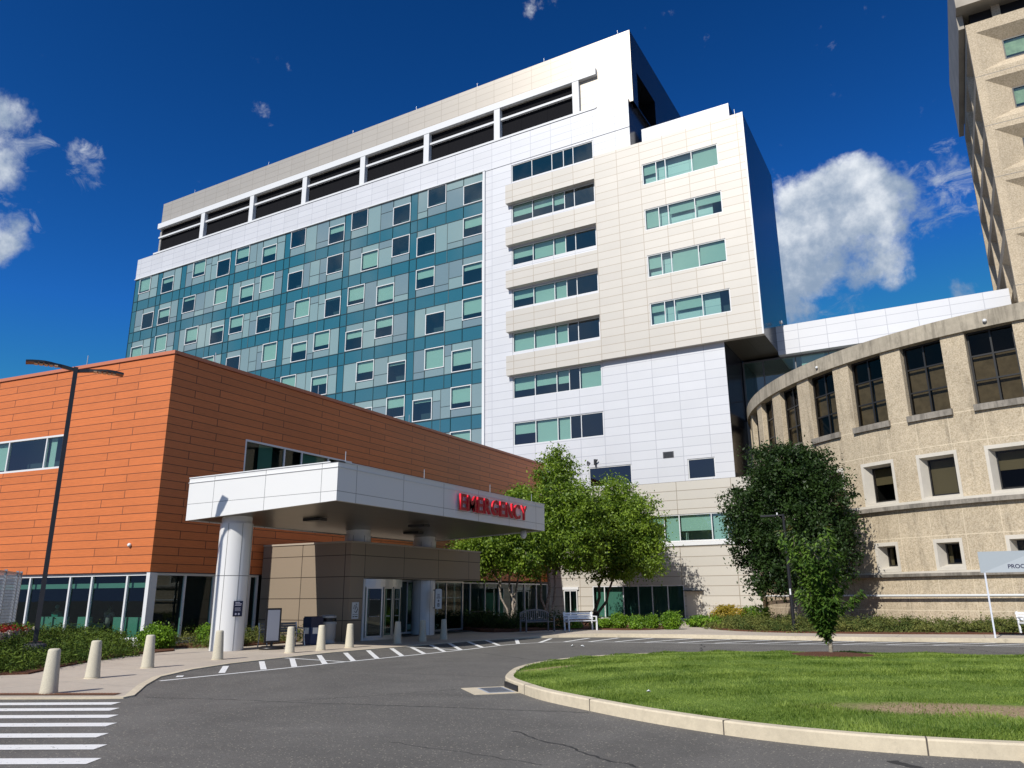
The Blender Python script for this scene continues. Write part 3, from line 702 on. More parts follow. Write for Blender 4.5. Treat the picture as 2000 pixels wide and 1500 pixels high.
def tree(name, label, base, stems, centers, radii, N, size, leaf, barkm, seed, group=None, branches=26, **kw):
    rnd = random.Random(seed); o = thing(name, label, 'tree', base, 0, group); B = Vector(base)
    c2 = [tuple(Vector(c)-B) for c in centers]
    _, cc = foliage('crown', c2, radii, N, size, seed, leaf, o, **kw)
    for (q, r0, r1) in stems:
        mb = MB(); q = Vector(q)-B; pts = limb(mb, (rnd.uniform(-.12, .12), rnd.uniform(-.12, .12), -.1), q, r0, r1, rnd, 8, .25, 9)
        mb.build('trunk', barkm, o)
    bm = MB(); tops = [Vector(s[0])-B for s in stems]
    for i in range(branches):
        t_ = tops[i % len(tops)]; c = Vector(cc[rnd.randrange(len(cc))]); f = rnd.uniform(.45, 1)
        st = Vector((0, 0, 0)).lerp(t_, f); limb(bm, st, c, .035*(1.3-f)+.012, .006, rnd, 5, .5, 5)
    bm.build('branches', barkm, o)
    return o

# birches in the bed between the entrance and the tower
tree('birch_tree', 'leafy multi-stemmed birch nearest the canopy, its crown spreading behind the red sign', (-22.3, 39.5, .1),
     [((-23.6, 39.0, 4.2), .07, .03), ((-22.6, 39.6, 5.4), .08, .03), ((-21.9, 40.2, 5.0), .08, .03)],
     [(-23.6, 38.6, 4.3), (-22.2, 38.6, 5.2), (-24.6, 38.4, 3.7), (-21.3, 38.7, 4.2)], [(1.7, 1.5, 1.4), (1.9, 1.6, 1.6), (1.2, 1.2, 1.0), (1.5, 1.4, 1.4)], 30000, .16, M_LEAFB, M_BIRCH, 11, 'birches in the bed by the tower', clump=420, spread=.55)
tree('birch_tree', 'tallest birch of the bed, its pointed top rising over the end of the canopy', (-21.0, 41.5, .1),
     [((-20.9, 41.2, 8.4), .10, .03), ((-21.9, 41.0, 6.0), .08, .03), ((-20.0, 41.9, 6.2), .08, .03)],
     [(-20.6, 41.5, 6.6), (-20.4, 41.6, 9.1), (-22.3, 41.0, 6.4), (-19.2, 41.4, 4.6), (-21.2, 40.8, 4.4), (-23.2, 40.9, 5.9), (-18.7, 41.6, 6.4)], [(2.3, 2.0, 2.1), (1.15, 1.1, 1.3), (1.6, 1.6, 1.6), (1.8, 1.7, 1.7), (2.0, 1.8, 1.6), (1.2, 1.2, 1.1), (1.4, 1.4, 1.7)], 60000, .16, M_LEAFB, M_BIRCH, 12, 'birches in the bed by the tower', clump=820, spread=.56)
tree('birch_tree', 'rightmost birch of the bed, casting its shadow on the beige tower wall', (-20.3, 46.6, .1),
     [((-19.1, 46.9, 6.3), .12, .03), ((-18.1, 46.9, 5.3), .10, .03)],
     [(-18.3, 46.9, 5.5), (-18.6, 46.9, 7.6), (-17.2, 46.8, 4.2), (-20.0, 46.6, 5.3), (-19.0, 46.5, 3.7), (-17.2, 46.9, 6.3)], [(2.2, 2.0, 2.0), (1.5, 1.4, 1.5), (1.6, 1.6, 1.5), (1.6, 1.6, 2.2), (1.9, 1.7, 1.2), (1.5, 1.4, 1.4)], 52000, .16, M_LEAFB, M_BARK, 13, 'birches in the bed by the tower', clump=700, spread=.56)
# the big dark tree before the rotunda
tree('maple_tree', 'big dense dark green tree in front of the curved concrete building', (-7.0, 40.3, .15),
     [((-6.9, 40.3, 6.0), .22, .07), ((-7.9, 40.4, 5.0), .12, .05)],
     [(-7.0, 40.2, 5.4), (-6.6, 40.0, 7.4), (-8.8, 40.2, 6.2), (-5.3, 40.0, 5.6), (-8.6, 40.1, 4.1), (-7.6, 40.2, 8.0), (-5.5, 40.2, 3.6), (-7.6, 40.0, 2.7), (-5.7, 40.2, 7.3), (-9.2, 40.2, 5.0)], [(2.2, 2.1, 2.5), (1.7, 1.7, 1.5), (1.2, 1.3, 1.3), (1.4, 1.5, 1.8), (1.3, 1.4, 1.3), (1.05, 1.2, 1.15), (1.5, 1.5, 1.5), (1.7, 1.5, 1.0), (1.3, 1.4, 1.3), (.9, 1.1, .8)], 85000, .15, M_LEAFD, M_BARKL, 14, clump=900, spread=.46, aspect=.5, shell=.74)
# young cherry on the island
def cherry():
    B = (-2.95, 20.8, .33); rnd = random.Random(3)
    o = thing('young_tree', 'young narrow-leaved tree on the grass island in a ring of mulch', 'tree', B)
    tm = MB(); tm.tube([(0, 0, -.1), (.02, 0, .3), (-.01, .02, .8), (.0, 0, 1.4), (.03, 0, 2.3)], [.055, .045, .04, .03, .012], 8); tm.build('trunk', M_BARKL, o)
    bm = MB(); lv = []; 
    r = np.random.default_rng(4)
    for i in range(46):
        a = rnd.uniform(0, 6.283); f = rnd.random()**.8; z0 = .22+1.6*f
        ln = 1.45*(1-.25*f)*rnd.uniform(.55, 1.1); el = R(rnd.uniform(50, 76))
        if i < 12: ln = 1.95; z0 = rnd.uniform(.4, 1.3)
        if 12 <= i < 22: ln = .8; z0 = rnd.uniform(.28, .55); el = R(rnd.uniform(35, 60)); el = R(rnd.uniform(48, 80))
        if i in (9, 10, 11): a = R(20+30*(i-9)); z0 = .75+.22*(i-9); ln = 1.25; el = R(32+8*(i-9))
        p = Vector((0, 0, z0)); d = Vector((math.cos(a)*math.cos(el), math.sin(a)*math.cos(el), math.sin(el))); q = p+d*ln
        q.z = min(q.z, 3.3)
        q.x *= .82; q.y *= .82; q.z = min(q.z, 3.12)
        limb(bm, p, q, .014, .004, rnd, 5, .5, 5)
        nl = int(150*ln)
        for k in range(nl):
            s = rnd.uniform(.10, 1.04); lv.append((*(p.lerp(q, s)+Vector((rnd.gauss(0, .05), rnd.gauss(0, .05), rnd.gauss(0, .05)))), a+rnd.uniform(-1.9, 1.9), z0+s*ln*.5))
    bm.build('branches', M_BARKL, o)
    for part, sel in (('crown', lambda z: z < 1.95), ('new_growth', lambda z: z >= 1.95)):
        V = []; 
        for (x, y, z, a, h) in lv:
            if not ((z < 2.95) if part == 'crown' else (z >= 2.95)): continue
            L = rnd.uniform(.10, .18); w_ = L*.20; dr = rnd.uniform(-.9, -.1); d = Vector((math.cos(a), math.sin(a), dr)).normalized(); s = Vector((-math.sin(a), math.cos(a), rnd.uniform(-.5, .5))).normalized(); u = s.cross(d)
            P = Vector((x, y, z)); V += [P, P+d*L*.45+s*w_+u*.012, P+d*L+Vector((0, 0, -.02)), P+d*L*.45-s*w_+u*.012]
        V = np.array(V); npmesh(part, V, np.arange(len(V)).reshape(-1, 4), M_LEAFC if part == 'crown' else M_LEAFR, o)
cherry()

def juniper(name, label, spots, radii, N, seed, mat=M_JUN, size=.10):
    spots = [(x, y, z-.07) for x, y, z in spots]
    o, _ = foliage(name, spots, radii, N, size, seed, mat, aspect=.28, up=.5, clump=max(30, N//45), spread=.26, shell=.75)
    core = MB(); rnd = random.Random(seed)
    V = []; 
    tag(o, label, 'ground cover', kind='stuff'); return o
def row(a, b, n, jit, seed):
    r = random.Random(seed); return [(a[0]+(b[0]-a[0])*i/(n-1)+r.uniform(-jit, jit), a[1]+(b[1]-a[1])*i/(n-1)+r.uniform(-jit, jit), a[2]+(b[2]-a[2])*i/(n-1)+r.uniform(-.05, .05)) for i in range(n)]
sp = row((-20.2, 10.2, .22), (-23.6, 16.4, .25), 9, .15, 1)+row((-21.6, 10.0, .3), (-25.2, 16.6, .4), 9, .2, 2)+row((-23.4, 10.2, .35), (-27.2, 16.9, .45), 9, .2, 3)+row((-25.5, 17.2, .4), (-30, 17.2, .4), 6, .15, 4)+row((-26, 11, .35), (-30, 16.9, .45), 6, .3, 5)
juniper('juniper_ground_cover', 'spreading juniper bed along the sidewalk before the orange building', sp, [(.9, .9, .34)]*len(sp), 90000, 21)
sp = row((-23.6, 19.9, .25), (-23.6, 23.6, .25), 5, .1, 6)+row((-25.0, 19.8, .3), (-25.1, 23.8, .3), 4, .1, 7)
juniper('juniper_ground_cover', 'low dull green juniper patch behind the metal bench by the vestibule', sp, [(.75, .75, .36)]*len(sp), 12000, 22, M_JUN2)
sp = row((-10.2, 38.6, .3), (-7.4, 36.4, .3), 5, .15, 8)+row((-6.4, 36.2, .3), (3.2, 38.5, .3), 10, .12, 9)+row((-9.6, 40.0, .4), (-2.5, 38.2, .4), 8, .2, 10)+row((-1.5, 38.4, .4), (7.6, 39.9, .35), 8, .15, 12)+row((-10.6, 41.5, .4), (-9.2, 44.5, .4), 3, .15, 13)
juniper('juniper_ground_cover', 'long dense juniper bed at the foot of the curved concrete building', sp, [(.9, .75, .36)]*len(sp), 90000, 23, M_JUN2, .11)
def shrub(label, c, r, N, mat, seed, name='boxwood_shrub', size=.07, group=None):
    o, _ = foliage(name, [(0, 0, r[2])], [r], N, size, seed, mat, aspect=.6, up=.3, clump=N//30, spread=.16, shell=.8); o.location = c
    tag(o, label, 'shrub', group); return o
gs = 'trimmed shrubs in the bed by the benches'
shrub('low wide shrub beside the white bench, leftmost of its row of clipped shrubs', (-15.7, 36.7, .15), (.50, .34, .21), 5000, M_BOX, 31, group=gs)
shrub('tall clipped shrub second from the white bench in the row', (-14.85, 36.9, .15), (.36, .34, .33), 6000, M_BOX, 32, group=gs)
shrub('clipped shrub right in the middle of the row, a bit smaller than its neighbours', (-14.0, 37.1, .15), (.30, .32, .27), 5000, M_BOX, 33, group=gs)
shrub('clipped shrub between the middle one and the largest one of the row', (-13.3, 37.3, .15), (.32, .32, .29), 5000, M_BOX, 34, group=gs)
shrub('largest round-topped clipped shrub at the right end of the row', (-12.35, 37.4, .15), (.46, .38, .37), 7000, M_BOX, 35, group=gs)
shrub('bright green clipped shrub left of the canopy column, the nearer of two', (-24.6, 18.4, .05), (.62, .5, .36), 9000, M_BOX, 36, group='bright shrubs by the column')
shrub('bright green clipped shrub tucked right behind the canopy column', (-23.7, 20.3, .08), (.75, .55, .38), 9000, M_BOX, 37, group='bright shrubs by the column')
shrub('golden orange spirea clump at the end of the juniper bed by the tower', (-10.9, 42.6, .3), (.9, .7, .42), 6000, M_SPIREA, 38, 'spirea_shrub', .08)
shrub('yellow-green leafy clump right of the golden spirea', (-9.6, 42.9, .3), (.8, .6, .40), 5000, M_BOX, 39, 'spirea_shrub', .08)
shrub('fresh green grassy clump at the pointed end of the right bed', (-11.7, 41.0, .12), (.9, .6, .24), 5000, M_BOX, 40, 'daylily_clump', .12)
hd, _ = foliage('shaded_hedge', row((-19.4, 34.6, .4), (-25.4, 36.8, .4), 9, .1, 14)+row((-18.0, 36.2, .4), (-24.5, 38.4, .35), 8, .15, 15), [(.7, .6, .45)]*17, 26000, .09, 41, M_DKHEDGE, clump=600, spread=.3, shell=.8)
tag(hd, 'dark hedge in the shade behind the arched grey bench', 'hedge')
for k, (x, y) in enumerate([(-12.9, 38.9), (-13.7, 36.15), (-16.9, 36.3)]):
    shrub(['small pale-leaved plant right of the largest clipped shrub', 'tiny leafy plant on the mulch before the clipped shrubs', 'low leafy plant under the end of the white bench'][k], (x, y, .15), (.28, .28, .14), 700, M_BOX, 50+k, 'small_plant', .10)

# ------------------------------------------------------------------ windows
def window(parent, F, u0, u1, z0, z1, d=.1, mull=(), trans=(), fw=.07, frame=None, gl=None, blinds=(), blindmat=None, proud=.06, name='window', bd=.09, fd=.1):
    """framed window: frame (this part) > pane, blind.  mull: inner mullion u positions; blinds: (u0,u1,zbottom)"""
    frame = frame or M_FRAME; gl = gl or M_GLASS
    f = MB(); P = -proud+d; Q = P+fd
    F.bar(f, u0, u0+fw, z0, z1, P, Q); F.bar(f, u1-fw, u1, z0, z1, P, Q)
    F.bar(f, u0+fw, u1-fw, z0, z0+fw, P, Q); F.bar(f, u0+fw, u1-fw, z1-fw, z1, P, Q)
    for m in mull: F.bar(f, m-fw*.42, m+fw*.42, z0+fw, z1-fw, P+.01, Q-.002)
    for z in trans: F.bar(f, u0+fw, u1-fw, z-fw*.4, z+fw*.4, P+.02, Q-.006)
    o = f.build(name, frame, parent)
    g = MB(); F.quad(g, u0+fw*.5, u1-fw*.5, z0+fw*.5, z1-fw*.5, Q-.035); g.build('pane', gl, o)
    for (a, b, zb) in blinds:
        bm = MB(); F.bar(bm, a, b, zb, z1-fw, Q+bd, Q+bd+.012); bm.build('blind', blindmat or M_BLIND, o)
    return o
K = 1.0108
def kk(x): return x*K
def kz_(z): return 1.72+(z-1.72)*K

# ------------------------------------------------------------------ the hospital tower
YT = 52.0
tower = thing('hospital_tower', 'tall white and beige hospital tower with a teal glass front and dark rooftop screens', 'building', (-45, 60, 0))
tower.location = (0, 0, 0)
FT = Frame((0, YT), (1, 0)); YB = 51.55; FB = Frame((0, YB), (1, 0))
FRS = Frame((-18.2, 0), (0, 1))
# white panel wall
mw = MB()
rib = [(36.2, 37.87), (32.3, 34.05), (28.4, 30.04), (24.55, 26.17), (20.75, 22.46), (16.87, 18.68), (13.08, 14.94)]
holes = [(-29.12, -21.45, a, b) for a, b in rib]+[(-15.33, -13.43, 9.36, 10.77), (-22.77, -19.44, 9.36, 10.8)]
FT.wall(mw, -32.0, -18.2, 9.28, 38.07, holes, 0, .16, 0, 1, 2)
FT.wall(mw, -18.2, -12.15, 9.28, 36.0, holes, 0, .16, 0, 1, 2)
FT.quad(mw, -80.3, -18.2, 38.07, 40.7, -.04)
mw.face([FT.p(-80.3, 38.07, -.04), FT.p(-80.3, 38.07, 0), FT.p(-18.2, 38.07, 0), FT.p(-18.2, 38.07, -.04)], 1)
mw.face([FT.p(-80.3, 40.7, -.04), FT.p(-18.2, 40.7, -.04), FT.p(-18.2, 40.7, 1.0), FT.p(-80.3, 40.7, 1.0)], 1)
mw.build('white_panel_wall', [M_WHITEF, M_FRAME, M_ROOM], tower)
# side walls, their shade and dark sky reflection painted into the panel colour
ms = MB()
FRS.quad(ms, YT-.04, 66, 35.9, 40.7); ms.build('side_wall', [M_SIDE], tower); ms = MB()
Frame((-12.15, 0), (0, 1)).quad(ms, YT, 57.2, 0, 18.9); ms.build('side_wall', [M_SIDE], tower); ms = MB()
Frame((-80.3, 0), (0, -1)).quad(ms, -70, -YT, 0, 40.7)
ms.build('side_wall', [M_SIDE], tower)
bk = MB(); bk.box(-80.2, -12.3, YT+1.3, 70, 0, 35.9); bk.box(-80.2, -18.3, YT+1.3, 66, 35.9, 40.6); bk.build('rear_block', simple('rear_wall', (.5, .5, .5), .8), tower)
# beige projecting box
XB0, XB1 = -21.25, -9.33; ZB0, ZB1 = kz_(18.6), kz_(35.70)
zr = [(31.97, 33.73), (28.15, 29.88), (24.33, 26.1), (20.57, 22.3)]
bh = [(kk(-17.05), kk(-11.22), kz_(a), kz_(b)) for a, b in zr]
mb = MB(); FB.wall(mb, XB0, XB1, ZB0, ZB1, bh, 0, .16, 0, 1, 2)
mb.face([FB.p(XB0, ZB0, .45), FB.p(XB1, ZB0, .45), FB.p(XB1, ZB0), FB.p(XB0, ZB0)], 0)
mb.face([FB.p(XB0, ZB0, 0), FB.p(XB0, ZB1, 0), FB.p(XB0, ZB1, .45), FB.p(XB0, ZB0, .45)], 1)
mb.face([FB.p(XB0, ZB1, 0), FB.p(XB1, ZB1, 0), FB.p(XB1, ZB1, 10.2), FB.p(XB0, ZB1, 10.2)], 1)
mb.build('beige_box_front', [M_BEIGE, M_FRAME, M_ROOM], tower)
fz = [(33.71, 35.42), (29.84, 31.49), (26.04, 27.54), (22.22, 23.98), (18.57, 20.19)]
for a, b in fz:
    fm = MB(); FB.bar(fm, kk(-29.18), XB0+.002, kz_(a), kz_(b)+(.0 if b > 35 else 0), -.003, .45); fm.build('beige_spandrel_band', M_BEIGE, tower)
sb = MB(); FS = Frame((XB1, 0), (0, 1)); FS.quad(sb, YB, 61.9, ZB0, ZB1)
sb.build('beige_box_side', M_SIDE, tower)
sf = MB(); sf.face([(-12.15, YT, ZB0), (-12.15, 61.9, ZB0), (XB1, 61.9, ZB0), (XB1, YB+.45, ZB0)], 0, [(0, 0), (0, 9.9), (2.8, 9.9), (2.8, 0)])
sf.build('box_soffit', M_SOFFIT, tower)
edge = MB(); edge.box(XB1-.09, XB1+.02, YB-.02, YB+.0, ZB0, ZB1); edge.build('corner_trim', M_FRAME, tower)
# lower beige floors
ml = MB(); FT.wall(ml, -26.25, -11.1, 0, 9.27, [(-24.7, -12.3, 5.2, 7.03), (-22.8, -16.15, .15, 2.36), (-24.95, -23.95, 0.02, 2.1)], 0, .12, 0, 1, 2, 2.4)
Frame((-11.1, 0), (0, 1)).quad(ml, YT, 60, 0, 9.27)
ml.face([(-12.2, YT, 9.27), (-11.1, YT, 9.27), (-11.1, 58, 9.27), (-12.2, 58, 9.27)])
ml.build('beige_ground_wall', [M_BEIGEG, M_FRAME, M_ROOML], tower)
tr = MB(); FT.bar(tr, -26.2, -11.1, 4.92, 5.17, -.08, -.002); tr.build('sill_course', M_FRAME, tower)

# glass front: spandrels, upright teal strips and fritted panels round the opening windows
TK = [35.24, 31.40, 27.55, 23.71, 19.87, 16.05, 12.22, 8.4]
WIN = {0: [(-79.54, 'H', .85), (-75.29, 'L', .3), (-70.03, 'H', .75), (-66.04, 'L', 0), (-63.17, 'H', .6), (-59.15, 'L', .5), (-55.13, 'H', 0), (-49.96, 'L', .35), (-47.06, 'H', 0), (-41.94, 'L', 0), (-37.97, 'H', 0), (-34.05, 'L', 0)],
       1: [(-78.08, 'L', 0), (-75.28, 'L', .5), (-71.3, 'H', .2), (-66.05, 'H', 1), (-62.04, 'L', .65), (-59.12, 'H', 1), (-55.14, 'L', 0), (-49.95, 'H', 0), (-45.58, 'L', .85), (-41.93, 'H', 0), (-39.08, 'L', 0), (-34.05, 'H', .5)],
       2: [(-79.49, 'L', .6), (-75.29, 'H', 1), (-70.13, 'H', .8), (-66.06, 'L', .25), (-63.2, 'H', .6), (-59.14, 'L', .1), (-53.95, 'H', 1), (-49.9, 'L', .05), (-47.06, 'H', .75), (-43.56, 'L', .8), (-39.07, 'H', .45), (-34.05, 'L', .25)],
       3: [(-67.13, 'H', .6), (-63.15, 'L', 0), (-57.95, 'H', 1), (-53.95, 'L', .45), (-51.08, 'H', .75), (-47.06, 'L', .35), (-43.55, 'H', .45), (-37.9, 'L', 0), (-34.05, 'H', .75)],
       4: [(-55.1, 'H', .7), (-51.05, 'L', .4), (-45.55, 'H', .55), (-41.92, 'L', .1), (-37.9, 'H', 1), (-35.08, 'L', .7)],
       5: [(-45.55, 'L', .5), (-41.92, 'H', .5), (-39.05, 'L', .1), (-35.12, 'H', .75)], 6: [(-35.12, 'H', 1)]}
STR = [(-80.2, -79.4), (-76.05, -75.25), (-71.98, -71.15), (-64.0, -63.2), (-55.95, -55.15), (-47.9, -47.1), (-39.9, -39.1)]
X1C = -32.0; cw = MB(); rnd = random.Random(8); wlist = []
def hbar(u0, u1, z, w_=.05, mi=4): FT.bar(cw, u0, u1, z-w_/2, z+w_/2, -.035, .0, mi)
def vbar(u, z0, z1, w_=.05, mi=4): FT.bar(cw, u-w_/2, u+w_/2, z0, z1, -.03, .0, mi)
for k, T in enumerate(TK):
    ztop = 38.05 if k == 0 else TK[k-1]-1.2; zsp = T-1.2
    # spandrel
    FT.quad(cw, -80.2, X1C, zsp, T, 0, 0); hbar(-80.2, X1C, T, .07); hbar(-80.2, X1C, zsp, .04)
    u = -80.2; ws = WIN.get(k, []); spans = []
    segs = []; last = None
    edges = [s_ for s_ in STR]+[(X1C, X1C)]
    for i in range(len(STR)):
        a, b = STR[i]; FT.quad(cw, a, b, T, ztop, 0, 0); vbar(a, zsp, ztop); vbar(b, zsp, ztop)
        c = STR[i+1][0] if i+1 < len(STR) else X1C
        inw = sorted([w_ for w_ in ws if b-.4 <= w_[0] < c-.3])
        cur = b
        def fill(a_, b_):
            if b_-a_ < .12: return
            nn = max(1, round((b_-a_)/1.25)); cuts = [a_+(b_-a_)*j/nn for j in range(nn+1)]
            for j in range(1, nn): cuts[j] += rnd.uniform(-.25, .25)
            for j in range(nn):
                p, q = cuts[j], cuts[j+1]; hh = ztop-T; opt = rnd.choice([[1.0], [.62, 1.], [.4, 1.], [.72, 1.], [.24, 1.]]); z_ = T; base = rnd.choice([1, 2, 3, 1])
                for m_, o_ in enumerate(opt):
                    z2 = T+hh*o_; FT.quad(cw, p, q, z_, z2, 0, base); base = rnd.choice([1, 3, 2]); 
                    if o_ < 1: hbar(p, q, z2, .03, 5)
                    z_ = z2
                vbar(q, zsp, ztop, .04, 5)
        for (x, cls, bl) in inw:
            x = max(x, cur) if abs(x-cur) < .45 else x
            x1 = min(x+2.05, c)
            fill(cur, x); z0 = T+.07 if cls == 'L' else ztop-1.93-.0; z1 = z0+1.92
            if cls == 'L' : FT.quad(cw, x, x1, z1, ztop, 0, rnd.choice([1, 1, 3])); FT.quad(cw, x, x1, T, z0, 0, 4)
            else: FT.quad(cw, x, x1, T, z0, 0, rnd.choice([3, 2, 1])); 
            vbar(x, zsp, ztop); vbar(x1, zsp, ztop)
            FT.room(cw, x, x1, z0, min(z1, ztop), 0, 1.0, 6); wlist.append((x, x1, z0, min(z1, ztop-.02), bl)); cur = x1
        fill(cur, c)
FT.quad(cw, -80.2, X1C, 4, TK[-1]-1.2, 0, 0)
cw.build('glass_front', [M_TEAL, M_FRIT, M_FRIT2, M_FRIT3, M_MULLION, simple('grey_mullion', (.10, .14, .15), .4), M_ROOM], tower)
for (x, x1, z0, z1, bl) in wlist:
    bb = [(x+.09, x1-.09, z1-.1-(z1-z0-.2)*bl)] if bl > 0 else []
    window(tower, FT, x, x1, z0, z1, d=.0, fw=.065, blinds=bb, fd=.1)
tr = MB(); FT.bar(tr, -80.3, -31.75, 38.05, 38.14, -.16, -.042); FT.bar(tr, -31.98, -31.76, 4, 38.05, -.14, -.002); tr.build('white_trim', M_FRAME, tower)
# ribbon windows of the white wall: five lights each
BL = [[0, 0, 0, 0, 0], [.62, .5, .6, 0, 0], [.6, .9, .95, 0, .0], [.5, 1, 1, 0, .0], [.95, 1, 1, 0, 0], [.62, .55, .6, 0, 1], [.5, 1, 1, 0, 0]]
MU = [-29.12, -27.15, -25.24, -24.16, -23.27, -21.45]
for (a, b), bl in zip(rib, BL):
    bb = [(MU[i]+.08, MU[i+1]-.08, b-.07-(b-a-.14)*f) for i, f in enumerate(bl) if f > 0]
    window(tower, FT, -29.12, -21.45, a, b, d=.1, mull=MU[1:-1], blinds=bb)
MR = [kk(x) for x in (-17.05, -15.95, -15.22, -13.2, -11.22)]
BR = [[.5, 0, 0, 1], [.9, 0, .45, .4], [.6, 0, 1, .9], [.4, 0, .5, 0]]
for (u0, u1, a, b), bl in zip(bh, BR):
    bb = [(MR[i]+.08, MR[i+1]-.08, b-.07-(b-a-.14)*f) for i, f in enumerate(bl) if f > 0]
    window(tower, FB, u0, u1, a, b, d=.1, mull=MR[1:-1], blinds=bb)
window(tower, FT, -15.33, -13.43, 9.36, 10.77, d=.1)
window(tower, FT, -22.77, -19.44, 9.36, 10.8, d=.1)
SM = [-24.7, -22.6, -20.6, -18.9, -17.27, -16.2, -13.98, -12.92, -12.3]
SMB = [.5, .5, 1, .3, 1, .62, 1, .6]
window(tower, FT, -24.7, -12.3, 5.2, 7.03, d=.1, mull=SM[1:-1], blinds=[(SM[i]+.08, SM[i+1]-.08, 6.96-1.7*f) for i, f in enumerate(SMB)])
GM = [-22.8, -21.9, -20.5, -19.4, -18.4, -17.3, -16.15]
window(tower, FT, -22.8, -16.15, .15, 2.36, d=.08, mull=GM[1:-1], gl=M_GLASSD, blinds=[(-22.7, -21.95, .25), (-21.85, -20.6, .3)], bd=.3)
dr = MB(); FT.bar(dr, -25.1, -23.85, 2.12, 2.3, -.12, .0); dr.build('entrance_header', M_FRAME, tower)
window(tower, FT, -25.0, -23.95, .05, 2.08, d=-.02, mull=(-24.5,), gl=M_GLASSD, name='glass_door', fd=.08, fw=.06, proud=.1)
dr = MB(); FT.bar(dr, -16.0, -14.98, .03, 1.93, -.03, -.003); do = dr.build('service_door', simple('beige_door', (.58, .53, .45), .5), tower)
dh = MB(); FT.bar(dh, -15.14, -15.08, .9, 1.02, -.1, -.033); dh.build('handle', M_ALU, do)
dc = MB(); FT.bar(dc, -16.15, -14.85, 1.95, 2.0, -.3, -.003); dc.build('door_canopy', M_DKMETAL, tower)
vt = MB(); FT.bar(vt, -17.05, -16.27, 10.99, 11.43, -.03, .0); vo = vt.build('vent', M_GREYM, tower)
vs = MB()
for i in range(7): FT.bar(vs, -17.0, -16.32, 11.02+i*.057, 11.045+i*.057, -.05, -.032)
vs.build('slats', M_DKMETAL, vo)
# roof level: screens, posts, beams
FR = Frame((0, 52.35), (1, 0)); rb = MB()
FR.wall(rb, -77.3, -17.9, 40.6, 47.45, [(-77.0, -23.2, 40.75, 44.05)], 0, .3)
rb.face([FR.p(-77.3, 47.45), FR.p(-17.9, 47.45), FR.p(-17.9, 47.45, .3), FR.p(-77.3, 47.45, .3)])
rb.build('roof_parapet_wall', M_TAN2, tower)
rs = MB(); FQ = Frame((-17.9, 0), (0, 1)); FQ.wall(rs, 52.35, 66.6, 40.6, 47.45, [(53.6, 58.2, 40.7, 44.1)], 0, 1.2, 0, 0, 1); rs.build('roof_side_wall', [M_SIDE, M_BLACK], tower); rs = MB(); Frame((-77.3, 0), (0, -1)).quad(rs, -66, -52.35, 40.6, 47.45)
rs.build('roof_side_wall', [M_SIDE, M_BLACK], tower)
rr_ = MB(); rr_.box(-78.1, -19.4, 53.9, 66, 40.6, 47.3); rr_.build('plant_room', M_LOUVRE, tower)
lv = MB(); FT.bar(lv, -77.05, -23.15, 40.7, 44.1, .5, .9); lv.build('mesh_screen', M_LOUVRE, tower)
bm_ = MB(); FT.bar(bm_, -77.4, -20.95, 44.06, 44.7, 0, .349); bm_.build('roof_beam', M_FRAME, tower)
bm_ = MB(); FT.bar(bm_, -77.3, -23.0, 42.86, 43.06, .2, .45); bm_.build('screen_rail', M_FRAME, tower); bm_ = MB(); FT.bar(bm_, -77.5, -21.0, 40.71, 40.9, -.1, .3); bm_.build('screen_rail', M_FRAME, tower)
for x in (-69.44, -61.6, -53.85, -46.1, -38.35, -30.61, -22.85):
    pm_ = MB(); FT.bar(pm_, x-.3, x+.3, 40.9, 44.08, .03, .48); pm_.build('screen_post', M_FRAME, tower)
ph = MB(); F54 = Frame((0, 54), (1, 0)); F54.quad(ph, -17.9, -10.75, 35.9, 38.84); ph.face([(-17.9, 54, 38.84), (-10.75, 54, 38.84), (-10.75, 60, 38.84), (-17.9, 60, 38.84)]); ph.build('rooftop_box', M_WHITE, tower)
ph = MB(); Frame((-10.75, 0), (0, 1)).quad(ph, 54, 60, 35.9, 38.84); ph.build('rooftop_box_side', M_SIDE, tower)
for x in (-72, -60, -48, -40, -33, -26, -19):
    r_ = MB(); r_.tube([(x, 52.5, 47.4), (x, 52.5, 47.95)], .02, 5); r_.build('lightning_rod', M_ALU, tower)
r_ = MB(); r_.tube([(-9.9, 51.7, ZB1), (-9.9, 51.7, ZB1+.5)], .025, 5); r_.build('lightning_rod', M_ALU, tower)
# glazed link and white bridge to the right
link = thing('glass_link_bridge', 'white panelled bridge on a teal glass link between the hospital tower and the concrete buildings', 'bridge')
lb = MB(); FL = Frame((0, 56.4), (1, 0)); FL.bar(lb, XB1, 5.3, 18.55, 20.75, 0, 4.2); lb.build('bridge_box', M_WHITEF, link)
lw = MB(); FG = Frame((0, 57.0), (1, 0)); FG.quad(lw, -12.15, 5.3, 0, 14.0, 0, 0); lw.build('lower_wall', simple('pale_grey_panel', (.5, .54, .58), .4), link)
li = MB(); FG.room(li, -12.1, 5.3, 14.0, 18.6, .1, 3.5, 0); li.build('interior', simple('link_interior', (.10, .14, .15), .8), link)
window(link, FG, -12.1, 5.3, 14.0, 18.56, d=.05, mull=(-10.6, -8.3, -6.0, -3.7, -1.4, .9, 3.2), trans=(15.6,), fw=.11, gl=M_GLASS, name='curtain_wall', blinds=[(-7.9, -6.3, 16.3)], frame=M_GREYM)

